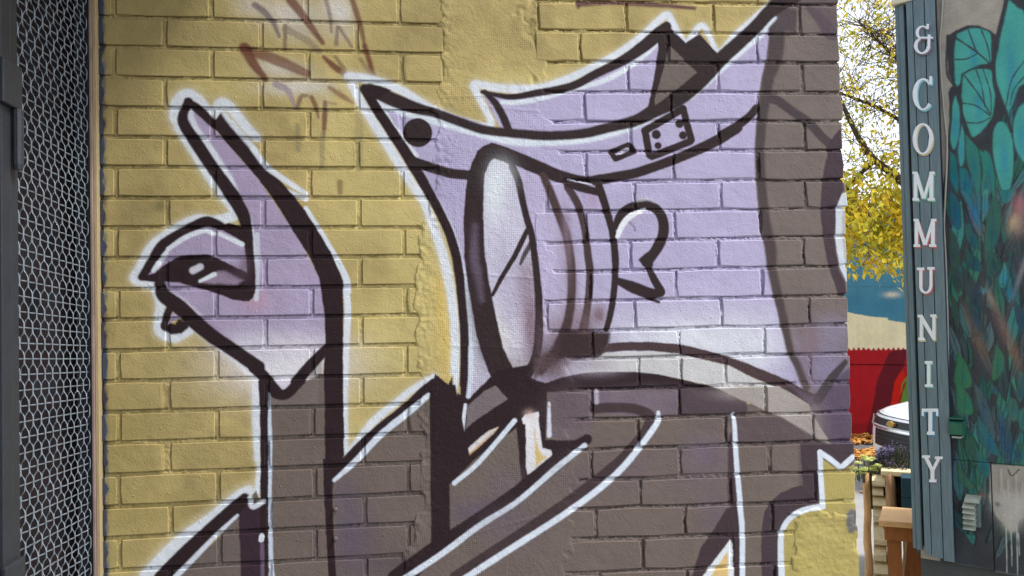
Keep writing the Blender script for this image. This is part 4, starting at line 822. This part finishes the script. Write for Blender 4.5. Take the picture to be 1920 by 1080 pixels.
for k in range(1500):
    a = rp.uniform(0, 6.283); e = math.acos(rp.uniform(-.1, 1)); r = rp.uniform(.3, 1)**.5
    d = Vector((math.sin(e)*math.cos(a)*.21, math.sin(e)*math.sin(a)*.19, math.cos(e)*.215))*r
    o = Vector((0, 0, .02)); up = (d.normalized()+Vector((rp.uniform(-.5, .5), rp.uniform(-.5, .5), rp.uniform(0, .7)))).normalized()
    leafq(b, o+d, up, (rp.random(), rp.random(), .3), rp.uniform(.025, .055), .011)
    loc_x = d.x*RV[0]+d.y*RV[1]
    if r > .75 and (loc_x < -.05 or rp.random() < .10) and rp.random() < .6:
        for q in range(5): leafq(fl, o+d+up*(.035+.009*q), (rp.uniform(-1, 1), rp.uniform(-1, 1), .6), (0,0,1), .018, .014)
for k in range(40):
    a = rp.uniform(0, 6.283); st.tube([(0, 0, -.06), (.16*math.cos(a), .14*math.sin(a), rp.uniform(.05, .18))], .004, 4)
b.build('leaves', m_lav, lv, fix=False); fl.build('flower', m_pur, lv, fix=False); st.build('stem', m_lav, lv)
# bench in front
m_bt = mat('sawn_bench_top', (222,178,126), .65, .001, 50, .15, 6, stretch=(2,14,14)); m_bn = mat('stained_bench_timber', (158,98,50), .65, .001, 50, .2, 6, stretch=(12,12,2))
DB = 6.2; PB = frame_at(DB); be = empty('wooden_bench', tuple(PB), RVZ); tag(be, 'brown wooden bench with a pale top in front of the log planter', 'bench')
bl = lambda px, py: loc_at(px, py, DB, PB)
xa = bl(1648, 980)[0]; zt = bl(1690, 985)[1]
MB().prism([(xa,-.02),(xa+1.3,.02),(xa+1.3,.42),(xa+.02,.42)], zt-.012, zt+.024, 2).build('seat', m_bt, be)
MB().box((bl(1658,1000)[0], .03, zt-.115), (xa+1.2, .06, zt-.014), .003).build('apron', m_bn, be)
MB().prism([(bl(1653,990)[0], zt-.014), (bl(1662,1000)[0], zt-.10), (bl(1668,1080)[0], 0), (bl(1691,1080)[0], 0), (bl(1690,1000)[0], zt-.10), (bl(1690,1000)[0], zt-.014)], .062, .10).build('leg', m_bn, be)
MB().tube([(bl(1680,1085)[0], .20, 0.02), (bl(1704,1010)[0], .12, zt-.03)], .016, 5).build('brace', m_post, be)
MB().prism([(bl(1694,1030)[0], zt-.12), (bl(1693,1080)[0], 0), (xa+1.15, 0), (xa+1.15, zt-.12)], .26, .285).build('leg', m_bn, be)
# far painted wall
DW = 15.5; PW = frame_at(DW)
def cw(x, y): return loc_at(x, y, DW, PW)
def paint_far():
    (xa, zt), (xb, _) = cw(1540, 380), cw(1800, 380)
    m = Paint(xa, xb, -.1, zt+.6, .008, cw, DW/F_PX, (78,136,160), 21); S, PO, SP = m.stroke, m.poly, m.spray
    SP(1640,575,80,30,(60,120,150),.8); PO([(1480,640),(1480,580),(1580,582),(1600,588),(1640,594),(1664,595),(1665,600),(1690,604),(1750,612),(1850,640),(1850,660),(1700,650),(1480,664)], (226,220,184), 1)
    sc = []; x = 1480
    while x < 1850: sc += [(x, 652), (x+2, 656), (x+5.5, 656.5), (x+8, 652)]; x += 9.3
    PO([(1480,620)]+[(1850,640),(1850,646)]+sc[::-1], (226,220,184), .7); PO(sc+[(1850,900),(1480,900)], (164,30,38), .7)
    PO([(1644,712),(1666,662),(1678,656),(1700,655),(1694,690),(1668,770),(1655,815),(1622,815),(1635,765)], (100,28,40), 1)
    PO([(1677,715),(1693,690),(1698,715),(1680,768),(1655,820),(1652,815),(1668,765)], (198,36,26), .8); PO([(1690,720),(1730,660),(1730,800),(1682,800),(1684,765)], (96,140,62), .8); PO([(1694,718),(1699,715),(1684,768),(1679,768)], (150,28,34), .8)
    S([(1480,682),(1850,686)], 1.6, (120,22,30), .8, .8); S([(1480,536),(1850,538)], 1.4, (60,104,124), .8, .6)
    for x, y, rx in ((1640,488,18),(1672,552,12),(1655,500,10)): SP(x, y, rx, 5, (222,218,200), .9)
    S([(1480,798),(1850,804)], 12, (120,30,36), 5, .5)
    g = vnoise((m.h, m.w), 4, m.rng)-.5; g2 = vnoise((m.h, m.w), 22, m.rng)-.5; g3 = vnoise((1, m.w), 5, m.rng)-.5; m.img *= (1+.10*g+.14*g2+.08*g3)[..., None]; return m
FAR = paint_far(); m_far = paint_material('far_mural_paint', FAR, tuple(RV), (0,0,1), tuple(PW), rough=.7, grain=.001, coarse=.002)
fw = empty('far_mural_wall', tuple(PW), RVZ); tag(fw, 'far wall painted blue and red with a cream scalloped band', 'wall')
z_top = cw(1640, 395)[1]; seam = cw(1640, 684)[1]
MB().box((-9, 0, seam+.006), (9, .3, z_top), .004).build('upper_panel', m_far, fw); MB().box((-9, .004, 0), (9, .3, seam-.006), .004).build('lower_panel', m_far, fw)
# leaf litter by the wall
m_lit = mat('fallen_leaves', (190,130,60), .8, 0, 10, .3, 9, ramp=[(.3,(150,96,44)),(.5,(206,140,62)),(.7,(214,176,96))])
b = MB(); rl = random.Random(8)
for k in range(5200):
    x = rl.uniform(-3.0, 3.0); y = rl.choice([rl.uniform(-.95, -.02), rl.uniform(-2.35, -1.5), rl.uniform(-2.3, -1.6)])
    if rl.random() < .04: y = rl.uniform(-5, -.1)
    p = PW+RV*x+FV*y; a = rl.uniform(0, 6.283); e = rl.uniform(.0, .5)
    leafq(b, (p[0], p[1], rl.uniform(.004, .03)), (math.cos(a)*math.cos(e), math.sin(a)*math.cos(e), math.sin(e)), (0,0,1), rl.uniform(.07, .13), .07)
tag(b.build('leaf_litter', m_lit, fix=False), 'orange fallen leaves along the foot of the far wall', 'leaves', kind='stuff')
# car
m_bar = mat('dark_grille_bar', (44,46,50), .4); m_white = mat('white_car_paint', (224,226,228), .25, 0, 10, .02, 3, spec=.6); m_blk = mat('black_car_plastic', (18,19,21), .4, 0, 10, .2, 20); m_gl = mat('car_glass', (24,30,34), .08); m_chr = mat('bright_metal', (200,204,208), .2, 0, 10, .05, 9, metal=.9); m_gold = mat('gold_badge', (206,170,96), .3, 0, 10, .1, 30, metal=.6); m_tyre = mat('tyre_rubber', (24,24,25), .85, .002, 80, .2, 20); m_lamp = mat('headlamp_lens', (190,176,172), .15, 0, 10, .15, 40)
DC = 11.2; pc = at_dist(1669, 790, DC)
car = empty('parked_car', (0, 0, 0)); tag(car, 'white car parked nose-on behind the planter, mostly hidden by the lettered board', 'car')
PROF = [(.12,.20),(.04,.30),(.0,.42),(.0,.60),(.02,.74),(.05,.83),(.13,.885),(.3,.93),(.7,.985),(1.15,1.03),(1.85,1.50),(2.3,1.60),(3.3,1.60),(3.95,1.48),(4.25,1.1),(4.40,.9),(4.43,.5),(4.34,.22)]
def setb(v, s): return .34*abs(v)**2.3*max(0, 1-s/1.0)-.22*abs(v)**2.3*max(0, (s-3.4)/1.0)
def carpt(s, z, v, off=0.0):
    hw = .92*(1-.26*max(0, z-1.0)/.6) if z > 1 else .92*(1-.05*max(0, .4-z)/.2)
    return (s+setb(v, s)-off, v*hw, z)
NV_ = 17; V, Fc = [], []
for i in range(NV_):
    v = -1+2*i/(NV_-1); v = math.copysign(abs(v)**.8, v)
    for s, z in PROF: V.append(carpt(s, z-(.04*abs(v)**3 if .8 < z < 1.1 else 0), v))
n = len(PROF)
for i in range(NV_-1):
    for k in range(n): Fc.append((i*n+k, i*n+(k+1) % n, (i+1)*n+(k+1) % n, (i+1)*n+k))
Fc.append(tuple(range(n))); Fc.append(tuple((NV_-1)*n+k for k in range(n))[::-1])
body = MB(); body.add(V, Fc); bo = body.build('body', m_white, car, True)
mo = bo.modifiers.new('bevel', 'BEVEL'); mo.width = .02; mo.segments = 2; mo.limit_method = 'ANGLE'; mo.angle_limit = math.radians(50)
def strip(name, z0, z1, v0, v1, off, m, parent=car, nseg=14, thick=.02):
    b = MB(); A = []
    for i in range(nseg+1):
        v = v0+(v1-v0)*i/nseg
        for z, o in ((z0, off), (z1, off), (z1, off-thick), (z0, off-thick)):
            s = np.interp(z, [.2,.3,.42,.6,.74,.83,.885], [.12,.04,0,0,.02,.05,.13]); A.append(carpt(s, z, v, o))
    f = []
    for i in range(nseg):
        for k in range(4): f.append((i*4+k, i*4+(k+1) % 4, (i+1)*4+(k+1) % 4, (i+1)*4+k))
    f += [(0,1,2,3), tuple(nseg*4+k for k in (3,2,1,0))]
    return b.add(A, f).build(name, m, parent)
strip('upper_grille', .755, .835, -.80, .80, .012, m_blk); strip('chrome_bar', .715, .738, -.50, .50, .022, m_chr)
lg = strip('lower_grille', .50, .700, -.47, .47, .010, m_blk)
for i in range(4): strip('grille_bar', .525+i*.045, .533+i*.045, -.44, .44, .018, m_bar, lg)
for sgn in (-1, 1): strip('headlight', .728, .815, .60*sgn, .93*sgn, .020, m_lamp)
for sgn in (-1, 1): MB().tube([carpt(s_, z_+.008, .55*sgn) for s_, z_ in [(.16,.885),(.3,.93),(.7,.985),(1.12,1.025)]], .012, 5).build('bonnet_crease', m_white, car)
strip('bonnet_gap', .862, .868, -.86, .86, .004, m_blk)
strip('number_plate', .36, .44, -.26, .26, .03, m_white)
bd = MB(); f0 = carpt(.03, .795, 0, .034)
for q in ([(-.085,.022),(.06,.022),(.085,-.022),(-.06,-.022)], [(-.03,.036),(.036,.036),(.028,-.036),(-.038,-.036)]):
    bd.prism([(y, f0[2]+z) for y, z in q], f0[0]-.004*len(bd.v)/8, f0[0]+.03, 0)
bd.build('badge', m_gold, car)
for nm, pr in (('windscreen', [(1.22,1.07),(1.82,1.475)]), ('rear_window', [(3.98,1.44),(4.22,1.14)])):
    b = MB(); A = []
    for i in range(9):
        v = -.84+1.68*i/8
        for s, z in pr: p = carpt(s, z, v); A.append((p[0]+(-.02 if nm == 'windscreen' else .03), p[1], p[2]+.012))
    b.add(A, [(2*i, 2*i+1, 2*i+3, 2*i+2) for i in range(8)]); b.build(nm, m_gl, car)
for sgn in (-1, 1):
    for pr in ([(1.45,1.08),(1.98,1.47),(2.55,1.52),(2.55,1.08)], [(2.62,1.08),(2.62,1.52),(3.3,1.52),(3.75,1.44),(3.85,1.12)]):
        A = []
        for s, z in pr:
            p = carpt(s, z, sgn); A += [(p[0], p[1]+.006*sgn, p[2]), (p[0], p[1]-.01*sgn, p[2])]
        k = len(pr); MB().add(A, [tuple(2*i for i in range(k)), tuple(2*i+1 for i in range(k))[::-1]]+[(2*i, 2*((i+1) % k), 2*((i+1) % k)+1, 2*i+1) for i in range(k)]).build('side_window', m_gl, car)
    MB().box((1.38, .93*sgn-.09*(sgn < 0), 1.02), (1.50, .93*sgn+.09*(sgn > 0)+.09*(sgn < 0)*0, 1.15), .02).build('mirror', m_white, car)
    for s in (.82, 3.5):
        t = [(s+.33*math.cos(a), .33+.33*math.sin(a)) for a in [i*math.pi/12 for i in range(24)]]
        w = MB().prism(t, .72*sgn, .935*sgn).build('wheel', m_tyre, car)
        t2 = [(s+.22*math.cos(a), .33+.22*math.sin(a)) for a in [i*math.pi/10 for i in range(20)]]
        MB().prism(t2, .90*sgn, .945*sgn).build('rim', m_chr, w)
H = math.radians(58)                                     # nose turned to the picture's left
back = FV*math.cos(H)+RV*math.sin(H)                     # from nose to tail
car.rotation_euler[2] = math.atan2(back[1], back[0]); car.location = (pc[0], pc[1], 0)
# the yellow-leaved tree behind the planter: limbs reach across the gap
m_bark = mat('tree_bark', (74,62,52), .9, .006, 30, .25, 8, stretch=(8,8,2)); m_lf = mat('autumn_leaf', (214,176,50), .55, 0, 10, .2, 1, transl=.45, ramp=[(.26,(222,150,56)),(.36,(240,206,54)),(.48,(232,212,66)),(.60,(186,190,66)),(.74,(128,152,62))])
for nn in m_lf.node_tree.nodes:
    if nn.type == 'TEX_NOISE': nn.inputs['Scale'].default_value = 4.5
DT = 12.5
rt = random.Random(12)
tx = at_dist(1790, 580, DT+.3); tree = empty('autumn_tree', (tx[0], tx[1], 0)); tag(tree, 'yellow autumn tree spreading over the far painted wall', 'tree')
O = Vector((tx[0], tx[1], 0)); loc = lambda px, py, dd=0.0: Vector(at_dist(px, py, DT+dd))-O
tr = MB(); tr.tube([(0,0,-.05), (.05,.0,1.0), (0,.05,2.4), (-.05,.1,4.0), (0,.1,5.8), (.05,.1,7.5), (.1,.1,9.0)], [.26,.21,.19,.16,.12,.08,.03], 10)
limbs = []
def limb(pts, r0, r1):
    q = crom([tuple(p) for p in pts], 5); tr.tube([tuple(p) for p in q], list(np.linspace(r0, r1, len(q))), 7); limbs.append(q)
limb([loc(1795,420), loc(1740,380), loc(1672,325), loc(1640,300), loc(1612,262), loc(1584,205), loc(1560,150)], .07, .022)
limb([loc(1640,300), loc(1600,340,.3), loc(1560,400,.3)], .04, .015)
limb([loc(1785,330,.4), loc(1720,250,.5), loc(1650,205,.5), loc(1590,180,.4), loc(1530,160,.4)], .04, .012)
limb([loc(1785,250,-.3), loc(1720,150,-.4), loc(1660,90,-.4), loc(1610,40,-.4)], .04, .012)
limb([loc(1790,180,.2), loc(1740,60,.2), loc(1680,-30,.3), loc(1620,-90,.3)], .04, .012)
limb([loc(1795,420,.2), loc(1850,340,.5), loc(1920,250,.6)], .07, .02); limb([loc(1790,300), loc(1830,150,.3), loc(1880,10,.5)], .06, .02)
lf = MB(); twg = MB()
def leaf_at(p, n=1, size=1.0):
    for _ in range(n):
        q = Vector(p)+Vector((rt.gauss(0, .07), rt.gauss(0, .07), rt.gauss(0, .07)))
        d = Vector((rt.uniform(-1, 1), rt.uniform(-1, 1), rt.uniform(-1.6, .1))); L = rt.uniform(.06, .125)*size
        leafq(lf, q, d, (rt.uniform(-1, 1), rt.uniform(-1, 1), rt.uniform(-.3, 1)), L, L*.44)
def twig(a, b, r, nl, size=1.0):
    a, b = Vector(a), Vector(b); mid = (a+b)/2+Vector((rt.gauss(0, .06), rt.gauss(0, .06), rt.gauss(.03, .05))); twg.tube([tuple(a), tuple(mid), tuple(b)], [r, r*.7, r*.35], 4, False)
    for i in range(nl):
        t = rt.uniform(.1, 1); leaf_at((a*(1-t)+mid*t) if t < .5 else (mid*(1-t)+b*t), 1, size)
# dense hanging foliage low, thin open twigs above
for k in range(500):
    px, py = rt.uniform(1520, 1830), rt.triangular(285, 545, 380); dd = rt.gauss(0, .45)
    if py > 500-30*math.sin(px*.06)+rt.gauss(0, 18): continue
    a = loc(px, py, dd); twig(a, a+Vector((rt.gauss(0, .15), rt.gauss(0, .15), -rt.uniform(.05, .35))), .005, 13)
for k in range(460):
    L = limbs[rt.choice([0, 1, 2, 2, 3, 3, 4, 4, 5, 6])]; p = Vector(L[rt.randrange(3, len(L))]); d = Vector((rt.gauss(0, .35), rt.gauss(0, .35), rt.gauss(.05, .32)))
    twig(p, p+d, .006, 2, .7)
    for j in range(3):
        q = p+d*rt.uniform(.3, 1); twig(q, q+Vector((rt.gauss(0, .22), rt.gauss(0, .22), rt.gauss(0, .2))), .004, rt.choice([0, 1, 1, 2]), .7)
for k in range(520):
    px, py = rt.uniform(1540, 1840), rt.uniform(-60, 330); a = loc(px, py, rt.gauss(0, .5)); twig(a, a+Vector((rt.gauss(0, .28), rt.gauss(0, .28), rt.gauss(-.03, .22))), .0045, rt.choice([2, 3, 4, 5, 7]), .72)
tr.build('trunk', m_bark, tree, True); cr = lf.build('crown', m_lf, tree, fix=False); twg.build('twigs', m_bark, cr, True, False)
